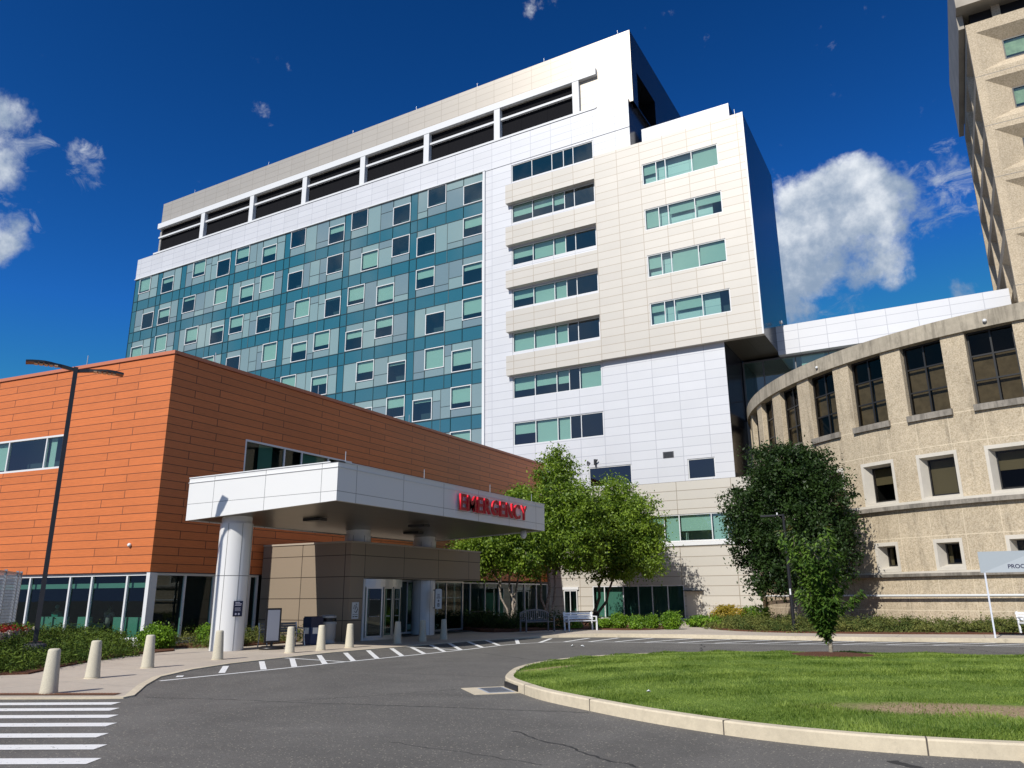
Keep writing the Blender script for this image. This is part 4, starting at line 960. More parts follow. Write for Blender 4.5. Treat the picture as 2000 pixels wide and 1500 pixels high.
# ------------------------------------------------------------------ orange wing
OX, OY = -26.3, 19.11
orange = thing('orange_clad_wing', 'two-storey emergency wing clad in orange wood-look boards above a glazed ground floor', 'building')
FO = Frame((OX, OY), (0, 1)); FF = Frame((OX, OY), (.994, .112))
ow = MB(); FO.wall(ow, 0, 33.0, 2.68, 11.22, [(3.96, 10.9, 6.85, 8.4)], 0, .12, 0, 1, 2)
ow.build('side_boarding', [M_ORANGE2, M_COPING, M_ROOM], orange)
of = MB(); FF.wall(of, -30, 0, 2.68, 11.22, [(-14.0, -5.5, 6.98, 8.42)], 0, .14, 0, 1, 2)
of.build('front_boarding', [M_ORANGE, M_COPING, M_ROOM], orange)
cp = MB(); FO.bar(cp, 0.1, 33, 11.22, 11.36, -.06, .4); FF.bar(cp, -30, .06, 11.22, 11.36, -.06, .4); cp.build('coping', M_COPING, orange)
oc = MB(); oc.box(-55, OX-1.2, OY+6.5, 51.5, 0, 11.1); oc.build('rear_block', simple('rear_block_wall', (.25, .25, .25), .8), orange)
of = MB()
of.face([FF.p(-30, 2.66), FF.p(0, 2.66), FO.p(33, 2.66), Vector((-56.1, 52, 2.66))]); of.face([FF.p(-30, .16), FF.p(-30, .16, 6.4), FO.p(6.4, .16), FO.p(0, .16)][::-1])
of.face([FF.p(-30, .16, 6.4), FF.p(-1, .16, 6.4), FF.p(-1, 2.66, 6.4), FF.p(-30, 2.66, 6.4)])
of.face([(OX-1.15, OY+5, .1), (OX-1.15, 52, .1), (OX-1.15, 52, 2.66), (OX-1.15, OY+5, 2.66)])
of.build('ground_floor_interior', M_ROOML, orange)
sl_ = MB(); FF.bar(sl_, -30, .06, .02, .24, -.08, .3); FO.bar(sl_, 0, 33, .02, .2, -.05, .3); sl_.build('plinth', M_FRAME, orange)
window(orange, FF, -14.0, -5.5, 6.98, 8.42, d=.06, mull=(-12.4, -9.15, -6.78), fw=.08, blinds=[(-12.3, -9.25, 7.15), (-13.9, -12.5, 7.0), (-6.7, -6.35, 7.05)])
window(orange, FO, 3.96, 10.9, 6.85, 8.4, d=.06, mull=(6.3, 7.4, 9.2), fw=.08, gl=M_GLASSD, blinds=[(4.9, 5.7, 6.95), (7.5, 9.1, 6.95)])
gm_ = [-22, -20.2, -18.4, -16.5, -14.6, -12.7, -10.8, -8.8, -6.6, -4.3, -3.1, -1.23]
w_ = window(orange, FF, -24, -.12, .24, 2.66, d=.14, mull=gm_, fw=.10, gl=M_GLASSD, name='storefront', fd=.12)
bl = MB(); FF.bar(bl, -23.9, -.2, 2.12, 2.3, .35, .37); bl.build('blind', M_BLIND, w_)
cn = MB(); FF.bar(cn, -.12, .05, .24, 2.66, -.03, .3); FO.bar(cn, 0.05, .3, .2, 2.66, -.02, .2); cn.build('corner_post', M_FRAME, orange)
window(orange, FO, .3, 5.35, .2, 2.66, d=.12, mull=(1.66, 3.03, 4.9), fw=.09, gl=M_GLASSD, name='storefront', fd=.12)
window(orange, FO, 15.4, 32.9, .2, 2.55, d=.1, mull=[15.4+i*1.75 for i in range(1, 10)], fw=.08, gl=M_GLASSD, name='storefront', fd=.12)
for (F_, u, z) in ((FF, -5.4, 11.3), (FO, 2.2, 11.3), (FO, 8.5, 11.3), (FO, 16, 11.3), (FO, 24, 11.3)):
    r_ = MB(); r_.tube([F_.p(u, z, .3), F_.p(u, z+.62, .3)], .018, 5); r_.build('lightning_rod', M_ALU, orange)

# ------------------------------------------------------------------ entrance vestibule
vest = thing('entrance_vestibule', 'low taupe panelled entrance vestibule with a glass sliding door under the canopy', 'building')
VX, VY = -21.3, 24.53
FV = Frame((0, VY), (1, 0)); FW = Frame((VX, VY), (0, 1))
v1 = MB(); FV.quad(v1, -26.25, VX, 0.02, 3.86); v1.build('front_wall', M_TAUPE, vest)
v2 = MB(); FW.quad(v2, 0, .82, .02, 3.86); FW.quad(v2, .82, 9.9, 2.47, 3.86)
v2.face([FW.p(.82, .02), FW.p(.82, .02, 1.2), FW.p(.82, 2.47, 1.2), FW.p(.82, 2.47)]); 
v2.face([FW.p(9.9, 2.47, 0), FW.p(9.9, 2.47, 4.9), FW.p(9.9, 3.86, 4.9), FW.p(9.9, 3.86, 0)])
v2.face([FW.p(.82, 2.47, 3), FW.p(9.9, 2.47, 3), FW.p(9.9, 2.47, 0), FW.p(.82, 2.47, 0)])
v2.build('side_wall', M_TAUPE2, vest)
v3 = MB(); FV.bar(v3, -26.25, VX+.04, 3.86, 3.93, -.04, .25); FW.bar(v3, .25, 9.94, 3.86, 3.93, -.04, .25); v3.face([(-26.25, VY+.1, 3.87), (VX-.1, VY+.1, 3.87), (VX-.1, VY+9.9, 3.87), (-26.25, VY+9.9, 3.87)]); v3.build('coping', simple('taupe_coping', (.40, .34, .27), .5), vest)
v4 = MB(); v4.face([(-26.2, VY+.2, .05), (-21.5, VY+.2, .05), (-21.5, 34.4, .05), (-26.2, 34.4, .05)]); v4.face([(-25.9, VY+.2, 0), (-25.9, 34.4, 0), (-25.9, 34.4, 2.5), (-25.9, VY+.2, 2.5)]); v4.build('interior', M_ROOML, vest)
# curved sliding door with drum header
FD = Frame((VX+.16, VY+.95), (.10, 2.3))
dm = MB(); segs = 10
def arc(k, r=.28): 
    f = k/segs; return VX+.02+r*math.sin(math.pi*f), VY+.9+2.5*f
for k in range(segs):
    x0, y0 = arc(k); x1, y1 = arc(k+1)
    dm.face([(x0, y0, 2.12), (x1, y1, 2.12), (x1, y1, 2.44), (x0, y0, 2.44)], 0, None, True)
    dm.face([(x0, y0, 2.12), (x0-.2, y0, 2.12), (x1-.2, y1, 2.12), (x1, y1, 2.12)], 0)
dm.build('door_header', M_ALU, vest)
dm = MB()
for k in range(segs):
    x0, y0 = arc(k); x1, y1 = arc(k+1); dm.face([(x0, y0, .02), (x1, y1, .02), (x1, y1, .12), (x0, y0, .12)], 0, None, True)
dm.build('door_threshold', M_ALU, vest)
for k0, k1 in ((0.4, 3.6), (3.9, 6.3), (6.6, 9.6)):
    x0, y0 = arc(k0); x1, y1 = arc(k1); Fd = Frame((x0, y0), (x1-x0, y1-y0)); L = math.dist((x0, y0), (x1, y1))
    wd = window(vest, Fd, 0, L, .12, 2.12, d=.02, fw=.07, frame=M_ALU, gl=M_GLASSD, name='sliding_door', proud=.0, fd=.05)
    for z in (.95, 1.62):
        for i in range(5):
            dt = MB(); Fd.bar(dt, .2+i*(L-.4)/4-.015, .2+i*(L-.4)/4+.015, z-.015, z+.015, .0, .012); dt.build('safety_dot', M_FRAME, wd)
dj = MB(); FW.bar(dj, .83, .93, .02, 2.44, -.03, .08); dj.build('door_jamb', M_FRAME, vest)
window(vest, Frame((VX-1.0, VY), (0, 1)), 3.5, 9.8, .1, 2.46, d=.0, mull=(5.1, 6.7, 8.3), fw=.08, frame=M_ALU, gl=M_GLASSD, name='storefront', fd=.08)

# ------------------------------------------------------------------ canopy, columns
can = thing('entrance_canopy', 'white panelled flat canopy over the emergency entrance', 'canopy')
CX0, CX1, CY0, CY1 = -23.36, -16.46, 18.15, 32.28; zb0, zb1, zt = 4.34, 4.61, 5.82
cm = MB()
def cq(a, b, za, zb_): 
    La = 0; L = math.dist(a, b); cm.face([(a[0], a[1], za), (b[0], b[1], zb_), (b[0], b[1], zt), (a[0], a[1], zt)], 0, [(a[0]+a[1]*0, za), (a[0]+L, zb_), (a[0]+L, zt), (a[0], zt)])
cm.face([(CX0, CY0, zb0), (CX1, CY0, zb1), (CX1, CY0, zt), (CX0, CY0, zt)], 0, [(1.17, zb0), (1.17+6.9, zb1), (1.17+6.9, zt), (1.17, zt)])
cm.face([(CX1, CY0, zb1), (CX1, CY1, zb1), (CX1, CY1, zt), (CX1, CY0, zt)], 0, [(1.57, zb1), (1.57+14.1, zb1), (1.57+14.1, zt), (1.57, zt)])
cm.face([(CX0, CY1, zb0), (CX0, CY0, zb0), (CX0, CY0, zt), (CX0, CY1, zt)], 0, [(0, zb0), (13.3, zb0), (13.3, zt), (0, zt)])
cm.face([(CX1, CY1, zb1), (CX0, CY1, zb0), (CX0, CY1, zt), (CX1, CY1, zt)], 0, [(0, zb0), (6.5, zb1), (6.5, zt), (0, zt)])
cm.face([(CX0, CY0, zt-.12), (CX1, CY0, zt-.12), (CX1, CY1, zt-.12), (CX0, CY1, zt-.12)], 0)
cm.build('fascia', M_CANOPY, can)
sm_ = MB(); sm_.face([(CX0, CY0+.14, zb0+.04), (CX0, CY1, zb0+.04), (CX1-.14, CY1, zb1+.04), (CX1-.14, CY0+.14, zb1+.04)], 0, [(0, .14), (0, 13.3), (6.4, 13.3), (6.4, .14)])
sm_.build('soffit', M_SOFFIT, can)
se = MB(); se.face([(CX0, CY0, zb0), (CX0, CY0+.14, zb0), (CX1-.14, CY0+.14, zb1), (CX1, CY0, zb1)]); se.face([(CX1, CY0, zb1), (CX1-.14, CY0+.14, zb1), (CX1-.14, CY1, zb1), (CX1, CY1, zb1)]); se.build('drip_edge', simple('drip_edge_metal', (.5, .48, .44), .4, .4), can)
cc_ = MB(); cc_.box(CX1-.3, CX1+.03, CY0-.03, CY1, zt, zt+.03); cc_.box(CX0, CX1+.03, CY0-.03, CY0+.3, zt, zt+.03)
cc_.box(CX1+.001, CX1+.028, CY0-.03, CY1, zt-.17, zt-.15); cc_.box(CX0-.02, CX1+.028, CY0-.028, CY0-.001, zt-.17, zt-.15); cc_.build('coping', M_FRAME, can)
for p in ((-16.66, 18.7), (-16.66, 23.0), (-16.66, 27.7), (-16.66, 31.4)):
    r_ = MB(); r_.tube([(p[0], p[1], zt), (p[0], p[1], zt+.42)], .014, 5); r_.build('lightning_rod', M_ALU, can)
for (x, y) in ((-20.2, 21.2), (-18.6, 25.4), (-20.8, 28.0)):
    lt_ = MB(); lt_.box(x-.4, x+.4, y-.2, y+.2, 4.40, 4.50); lt_.build('soffit_grille', M_BLACK, can)
def column(y, label, r=.55, z1=4.55, x=-21.98, joint=2.45, z0=.02):
    o = thing('canopy_column', label, 'column', (x, y, 0), 0, 'columns holding the canopy')
    m = MB(); m.lathe([(r, z0), (r, joint-.01)], 40); m.lathe([(r, joint+.01), (r, z1-.32)], 40); m.lathe([(r-.03, joint-.012), (r-.03, joint+.012)], 30, mi=1); m.lathe([(r-.04, z1-.33), (r-.04, z1)], 30, mi=0)
    for a in (-70, -20, 30, 120, 210): 
        c, s_ = math.cos(R(a)), math.sin(R(a)); m.obox((r*c, r*s_, .03), (r*c, r*s_, z1-.34), .012, .012, 1, Vector((c, s_, 0)))
    m.build('shaft', [M_COLUMN, M_JOINT], o); return o
c1 = column(19.1, 'thick white round column under the front left end of the canopy, carrying a dark blue notice', x=-21.85)
column(25.7, 'short white column stub rising from the vestibule roof to the canopy, the nearer of two')
column(30.5, 'white round column beside the sliding door with a small hanging white sign')
# column notice: dark blue, pale lines of writing
def text_obj(s, size, mat, name='lettering', extrude=.002, parent=None, bold=0., align='CENTER', spacing=1.):
    cu = bpy.data.curves.new(name, 'FONT'); cu.body = s; cu.size = size; cu.extrude = extrude; cu.align_x = align; cu.offset = bold; cu.space_character = spacing
    tmp = bpy.data.objects.new(name, cu); COL.objects.link(tmp); dg = bpy.context.evaluated_depsgraph_get(); dg.update()
    me = bpy.data.meshes.new_from_object(tmp.evaluated_get(dg)); bpy.data.objects.remove(tmp); bpy.data.curves.remove(cu)
    me.materials.clear(); me.materials.append(mat); o = bpy.data.objects.new(name, me); COL.objects.link(o)
    if parent: o.parent = parent
    return o
def on_frame(o, F, u, z, d):
    m = Matrix((F.U, Vector((0, 0, 1)), F.N)).transposed().to_4x4(); m.translation = F.p(u, z, d); o.matrix_world = m; return o
M_NAVY = simple('navy_sign', (.008, .010, .035), .3); M_INK = simple('black_ink', (.01, .01, .01), .5); M_PALE = simple('pale_print', (.45, .45, .55), .5); M_SIGNW = simple('white_sign', (.70, .72, .72), .4)
FN = Frame((-21.85+.57*math.cos(R(-15)), 19.1+.57*math.sin(R(-15))), (math.cos(R(75)), math.sin(R(75))))
sg = thing('column_notice', 'dark blue notice with pale print on the thick front column', 'sign')
m = MB(); FN.bar(m, -.16, .16, 1.12, 1.62, -.03, .0); m.build('board', M_NAVY, sg)
m = MB()
for i, (a, b) in enumerate(((-.11, .05), (-.11, .12), (-.12, .10))): FN.bar(m, a, b, 1.56-i*.045, 1.585-i*.045, -.034, -.0305)
for i in range(5): FN.bar(m, -.11, .10-.02*(i % 2), 1.40-i*.025, 1.41-i*.025, -.034, -.0305)
m.build('print', M_PALE, sg)
m = MB()
for c in (-.07, .04):
    m.face([FN.p(c+.035*math.cos(a*math.pi/8), 1.20+.035*math.sin(a*math.pi/8), -.033) for a in range(16)])
m.build('round_seals', M_PALE, sg)

# EMERGENCY: red channel letters, unlit face and sunlit returns painted as two reds
M_RED = simple('red_letter_shaded', (.42, .010, .02), .4); M_REDS = simple('red_letter_sunlit', (.75, .02, .04), .35)
em = thing('emergency_sign', 'red raised letters reading EMERGENCY on the dark side of the canopy', 'sign', (CX1, 26, 5))
FE = Frame((CX1, 0), (0, 1))
ys = 24.93; ye = 30.40; LW = {'E': .86, 'M': 1.22, 'R': 1.0, 'G': 1.12, 'N': 1.12, 'C': 1.08, 'Y': 1.0}
word = 'EMERGENCY'; tot = sum(LW[c] for c in word); sc_ = (ye-ys)/tot; u = ys
for ch in word:
    o = text_obj(ch, .80, M_RED, 'letter', .045, em, .012); w0 = max(v.co.x for v in o.data.vertices)-min(v.co.x for v in o.data.vertices); mx = min(v.co.x for v in o.data.vertices)
    W = LW[ch]*sc_*.82; h0 = max(v.co.y for v in o.data.vertices); l0 = min(v.co.y for v in o.data.vertices)
    for v in o.data.vertices: v.co.x = (v.co.x-mx)/w0*W; v.co.y = (v.co.y-l0)/(h0-l0)*.62
    m4 = Matrix((FE.U, Vector((0, 0, 1)), FE.N)).transposed().to_4x4(); m4.translation = FE.p(u, 4.925, -.12)-em.location
    o.matrix_local = m4; u += LW[ch]*sc_
    o.data.materials.append(M_REDS)
    for f in o.data.polygons: f.material_index = 0 if abs(f.normal.z) > .6 else 1

# wall sign with two hands round a bundle, vestibule corner
ws = thing('wall_sign', 'small white sign with a black line drawing on the vestibule wall beside the door', 'sign'); FWs = Frame((VX, 0), (0, 1))
m = MB(); FWs.bar(m, 24.72, 25.12, .88, 1.52, -.02, 0); m.build('board', M_SIGNW, ws)
m = MB(); n_ = 0
def stroke(pts, w_=.02):
    for a, b in zip(pts[:-1], pts[1:]):
        A = FWs.p(a[0], a[1], -.0215); B = FWs.p(b[0], b[1], -.0215); d = (B-A).normalized(); s_ = Vector((0, -d.z, d.y))*w_/2; m.face([A-s_, B-s_, B+s_, A+s_])
stroke([(24.88, 1.25), (24.93, 1.40), (24.98, 1.41)]); stroke([(24.80, 1.26), (24.86, 1.42)], .025); stroke([(24.89, 1.22), (24.98, 1.36), (25.05, 1.26), (24.95, 1.12), (24.84, 1.18)], .022); stroke([(25.07, 1.26), (24.98, 1.10)], .015); stroke([(24.93, 1.45), (25.0, 1.44)], .03)
for a, b, z in ((24.76, 24.90, 1.045), (24.92, 25.07, 1.045)): stroke([(a, z), (b, z)], .014)
for a, b, z in ((24.77, 24.87, .965), (24.90, 25.06, .965)): stroke([(a, z), (b, z)], .034)
m.build('drawing', M_INK, ws)
# hanging sign on the door column
hs = thing('hanging_sign', 'tall white bracket sign with small print and two black symbols on the door column', 'sign')
FH = Frame((-21.0, 30.05), (.42, .9)); 
m = MB(); pts = [(.0, 1.18), (.34, 1.18), (.34, 2.02), (.25, 2.06), (.09, 2.06), (0, 2.02)]
m.face([FH.p(a, b, -.03) for a, b in pts]); m.face([FH.p(a, b, .0) for a, b in pts][::-1])
for i in range(6):
    a, b = pts[i], pts[(i+1) % 6]; m.face([FH.p(*a, 0), FH.p(*b, 0), FH.p(*b, -.03), FH.p(*a, -.03)])
m.build('board', M_SIGNW, hs)
m = MB(); FH.bar(m, -.1, .0, 1.2, 1.24, -.03, .0); FH.bar(m, -.1, .0, 1.98, 2.02, -.03, 0); FH.bar(m, -.03, -.002, 1.18, 2.04, -.03, 0); m.build('bracket', M_BLACK, hs)
m = MB()
for (a, b, z, h) in ((.11, .22, 1.80, .03), (.10, .235, 1.72, .035), (.07, .27, 1.64, .035)): FH.bar(m, a, b, z, z+h, -.034, -.0305)
m.build('small_print', simple('grey_print', (.09, .09, .1), .5), hs)
m = MB(); m.face([FH.p(.17+.045*math.cos(a*math.pi/8), 1.53+.05*math.sin(a*math.pi/8), -.032) for a in range(16)]); FH.bar(m, .12, .22, 1.27, 1.43, -.034, -.0305); m.build('symbols', M_INK, hs)
m = MB(); FH.bar(m, .15, .20, 1.515, 1.535, -.038, -.0345); FH.bar(m, .155, .19, 1.29, 1.33, -.038, -.0345); FH.bar(m, .165, .185, 1.33, 1.41, -.038, -.0345); m.build('symbol_marks', M_SIGNW, hs)

# ------------------------------------------------------------------ the curved concrete building
RC = Vector((7.71, 58.6)); RR = 19.557
def cp_(a, z, r=0): return Vector((RC.x+(RR+r)*math.cos(R(a)), RC.y+(RR+r)*math.sin(R(a)), z))
rot = thing('curved_concrete_building', 'round tan building of exposed-aggregate concrete with tall dark windows under its parapet', 'building')
centers_ = [-113.85+8.8*k for k in range(-6, 4)]
def cyl_quads(mb, angs, zs, holes, r=0, mi=0):
    for i in range(len(angs)-1):
        for j in range(len(zs)-1):
            ca, cz = (angs[i]+angs[i+1])/2, (zs[j]+zs[j+1])/2
            if any(h[0] < ca < h[1] and h[2] < cz < h[3] for h in holes): continue
            a0, a1, z0, z1 = angs[i], angs[i+1], zs[j], zs[j+1]; k_ = R(1)*RR
            mb.face([cp_(a0, z0, r), cp_(a1, z0, r), cp_(a1, z1, r), cp_(a0, z1, r)], mi, [((a0+113.85+2.2)*k_, z0), ((a1+113.85+2.2)*k_, z0), ((a1+113.85+2.2)*k_, z1), ((a0+113.85+2.2)*k_, z1)], True)
holes = []
for c in centers_: holes += [(c-2.87, c+2.87, 9.96, 13.44), (c-2.75, c+2.7, 5.9, 8.05), (c-2.1, c+1.65, 2.7, 4.1)]
angs = sorted(set([-215+1.1*i for i in range(176)]+[h[i] for h in holes for i in (0, 1)])); angs = [a for i, a in enumerate(angs) if i == 0 or a-angs[i-1] > 1e-6]
zs = sorted(set([0, 14.0]+[h[i] for h in holes for i in (2, 3)]))
m = MB(); cyl_quads(m, angs, zs, holes)
for h in holes:
    dp = .38 if h[3] > 12 else 0
    if dp:
        a, b, c, e = h; m.face([cp_(a, c), cp_(a, c, -dp), cp_(a, e, -dp), cp_(a, e)][::-1], 0, [(0, c), (dp, c), (dp, e), (0, e)]); m.face([cp_(b, c, -dp), cp_(b, c), cp_(b, e), cp_(b, e, -dp)][::-1], 0, [(0, c), (dp, c), (dp, e), (0, e)])
        m.face([cp_(a, c), cp_(b, c), cp_(b, c, -dp), cp_(a, c, -dp)], 0)
m.build('wall', M_AGG, rot)
def ring(name, r0, r1, z0, z1, mat, a0=-215, a1=-22, st=1.1):
    m = MB(); n_ = int((a1-a0)/st)
    for i in range(n_):
        a, b = a0+i*st, a0+(i+1)*st; q = [(r1, z0), (r1, z1), (r0, z1), (r0, z0)]
        m.face([cp_(a, z0, r1), cp_(b, z0, r1), cp_(b, z1, r1), cp_(a, z1, r1)], 0, None, True)
        m.face([cp_(a, z1, r1), cp_(b, z1, r1), cp_(b, z1, r0), cp_(a, z1, r0)]); m.face([cp_(a, z0, r0), cp_(b, z0, r0), cp_(b, z0, r1), cp_(a, z0, r1)])
    return m.build(name, mat, rot)
ring('parapet_cap', -.5, .14, 13.44, 14.22, M_AGGC)
ring('ledge', -.1, .20, 5.58, 5.78, M_LEDGE); ring('ledge', -.1, .14, 5.78, 5.9, M_PRECAST)
ring('ledge', -.1, .18, 2.46, 2.60, M_LEDGE); ring('ledge', -.1, .12, 2.60, 2.69, M_PRECAST)
m = MB(); m.tube([cp_(-170+2*i, 1.6, .22) for i in range(74)], .06, 8); m.build('wall_rail', simple('white_pipe', (.62, .63, .62), .4), rot)
m = MB(); m.face([cp_(-215+5*i, 13.9, -.3) for i in range(72)]); m.build('roof', simple('gravel_roof', (.35, .33, .3), .9), rot)
M_BLW = simple('dark_window_frame', (.02, .019, .018), .4)
crn = random.Random(4)
for k, c in enumerate(centers_):
    A, B = cp_(c-2.87, 0, -.27), cp_(c+2.87, 0, -.27); F_ = Frame(A, B-A); L = (B-A).length
    F_ = Frame(A, (B-A)); z0, z1 = 9.96, 13.44; h3 = (z1-z0)/3
    bb = [(.08, L/2-.05, z0+.1+ (h3 if crn.random() < .2 else 0)), (L/2+.05, L-.08, z0+.1)]
    wn_ = window(rot, F_, 0, L, z0, z1, d=.02, mull=(L/2,), trans=(z0+h3, z0+2*h3), fw=.09, frame=M_BLW, gl=M_GLASSB, proud=.0, fd=.1)
    m = MB()
    for (a, b, zb) in bb: F_.quad(m, a, b, zb, z0+2*h3, .25)
    m.build('curtain', M_BLINDT, wn_)
    m = MB(); F_.room(m, 0, L, z0, z1, .13, 1.2, 0); m.build('room', M_ROOM, wn_)
    m = MB(); Fs_ = Frame(cp_(c-3.05, 0, .2), cp_(c+3.05, 0, .2)-cp_(c-3.05, 0, .2)); Ls = (cp_(c+3.05, 0, .2)-cp_(c-3.05, 0, .2)).length
    Fs_.bar(m, 0, Ls, 9.66, 9.95, .05, .8); m.build('window_sill', M_LEDGE, rot)
    for (o0, o1, i0, i1, za, zb, ya, yb, dp, nm) in ((-2.75, 2.7, -1.85, 1.9, 5.9, 8.05, 6.1, 7.8, .42, 'mid'), (-2.1, 1.65, -1.25, .85, 2.7, 4.1, 2.98, 3.9, .5, 'low')):
        P = lambda a, z, r: cp_(c+a, z, r); m = MB(); e_ = .03; f_ = .40
        Q = [(o0, za), (o1, za), (o1, zb), (o0, zb)]
        k1 = .33 if nm == 'mid' else .45
        I = [(o0+f_*1.0, za+.13), (o1-f_*1.0, za+.13), (o1-f_, zb-.17), (o0+f_, zb-.17)]; Jn = [(i0, ya), (i1, ya), (i1, yb), (i0, yb)]
        for i in range(4):
            j = (i+1) % 4
            m.face([P(*Q[i], e_), P(*Q[j], e_), P(*I[j], e_), P(*I[i], e_)]); m.face([P(*I[i], e_), P(*I[j], e_), P(*Jn[j], -dp), P(*Jn[i], -dp)])
            m.face([P(*Q[i], -.02), P(*Q[j], -.02), P(*Q[j], e_), P(*Q[i], e_)])
        so_ = m.build('window_surround', M_PRECAST, rot)
        A, B = P(i0, 0, -dp+.02), P(i1, 0, -dp+.02); F_ = Frame(A, B-A); L = (B-A).length
        full = crn.random() < .65
        window(so_, F_, 0, L, ya, yb, d=.0, fw=.06, frame=M_BLW, gl=M_GLASSB, proud=0, fd=.06, blinds=([(.04, L-.04, ya+.05 if full else (ya+yb)/2)] if nm == 'mid' else [(.04, L*.3, ya)]), blindmat=simple('olive_blind', (.62, .60, .42), .8) if k == 0 else bpy.data.materials['olive_blind'])
        m = MB(); F_.room(m, 0, L, ya, yb, .08, .9, 0); m.build('room', M_ROOM, so_)
# ------------------------------------------------------------------ the concrete tower at the right edge
ct = thing('concrete_tower', 'tall tan concrete tower with deep splayed window pockets at the right edge', 'building')
FX = Frame((0, 54.4), (1, 0)); FY = Frame((5.5, 0), (0, -1))
def pockets(F, u_list, z_list, u0, u1, z0, z1, dp, wl, wr, name, windows=True):
    hs_ = [(a, b, z, z+3.02) for (a, b) in u_list for z in z_list]
    m = MB(); F.wall(m, u0, u1, z0, z1, hs_, 0, 0.0)
    for (a, b, c, e) in hs_:
        O = [(a, c), (b, c), (b, e), (a, e)]; N_ = [(a+wl, c+.75), (b-wr, c+.75), (b-wr, e-.75), (a+wl, e-.75)]
        for i in range(4):
            j = (i+1) % 4; m.face([F.p(*O[i]), F.p(*O[j]), F.p(*N_[j], dp), F.p(*N_[i], dp)])
        if not windows: F.quad(m, N_[0][0], N_[1][0], N_[0][1], N_[2][1], dp, 1)
    m.build(name, [M_TCON, M_GLASSB2], ct)
    return hs_
M_GLASSB2 = simple('dark_recess_glass', (.03, .035, .04), .1)
ZL = [38.65-3.02-3.77*i for i in range(9)]
uu = [(6.0+4.7*i, 6.0+4.7*i+4.3) for i in range(6)]
hs_ = pockets(FX, uu, ZL, 5.5, 36, 0, 39.45, .62, 1.45, .7, 'front_wall')
for (a, b, c, e) in hs_[:]:
    if a > 12 or c < 11: continue
    window(ct, FX, a+1.45, b-.7, c+.75, e-.75, d=.60, fw=.07, frame=M_BLW, gl=M_GLASS, blinds=[(a+1.55, b-.8, c+1.1)], proud=0, fd=.08, blindmat=M_BLINDT)
    m = MB(); FX.room(m, a+1.45, b-.7, c+.75, e-.75, .7, 1.5, 0); m.build('room', M_ROOM, ct)
uy = [(-69.3+4.95*i, -69.3+4.95*i+4.5) for i in range(3)]
pockets(FY, uy, ZL, -69.6, -54.4, 0, 39.45, .95, .7, 2.2, 'side_wall', False)
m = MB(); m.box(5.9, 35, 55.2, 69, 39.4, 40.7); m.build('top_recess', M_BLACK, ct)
for x in (7.2, 12, 17, 22):
    m = MB(); m.box(x, x+.5, 54.9, 55.19, 39.45, 40.7); m.build('recess_pier', M_TCON, ct)
m = MB(); m.box(5.12, 36.4, 53.9, 69.9, 40.7, 44.9); m.box(5.12, 5.49, 54.9, 69.9, 39.6, 40.69); m.build('top_storey', simple('grey_top_concrete', (.38, .34, .28), .8, var=.15, vscale=.6), ct)
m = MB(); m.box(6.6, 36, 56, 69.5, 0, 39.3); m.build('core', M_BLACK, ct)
for f in (0,):
    jm_ = MB()
    for z in ZL: FX.bar(jm_, 5.5, 36, z-.38, z-.35, -.004, .0)
    jm_.build('floor_joints', M_JOINT, ct)

# ------------------------------------------------------------------ bollards
bp = thing('bollard', 'x', 'bollard')
m = MB(); m.lathe([(.0, .0), (.158, .0), (.158, .04), (.152, .07), (.108, .76), (.102, .785), (.08, .80), (0, .805)], 28); m.build('shaft', M_BOLL, bp)
m = MB(); m.lathe([(.172, .0), (.172, .012), (.15, .02)], 20); m.build('base_collar', M_KERB, bp)
BL_ = [(-15.09, 9.13), (-17.09, 11.28), (-18.29, 13.53), (-18.82, 16.17), (-18.9, 19.06), (-18.85, 20.42), (-18.9, 21.9), (-18.8, 24.49), (-18.8, 26.1), (-18.75, 27.5)]
BLAB = ['tapered concrete bollard nearest the camera, beside the rusty trench drain', 'tapered concrete bollard second from the trench drain, on open sidewalk', 'tapered concrete bollard third from the trench drain, before the mulch bed corner', 'tapered concrete bollard standing right in front of the thick white column', 'tapered concrete bollard in front of the metal bench right end',
        'tapered concrete bollard in front of the blue and grey bins', 'tapered sunlit concrete bollard in front of the taupe wall by the white wall sign', 'tapered shaded concrete bollard in front of the sliding door', 'tapered shaded concrete bollard in front of the column with the hanging sign', 'tapered shaded concrete bollard farthest along, right of the column with the hanging sign']
for i, (x, y) in enumerate(BL_):
    o = bp if i == 0 else copy_tree(bp); o.location = (x, y, .02); o.rotation_euler = (0, 0, i*1.3); tag(o, BLAB[i], 'bollard', 'concrete bollards along the kerb')

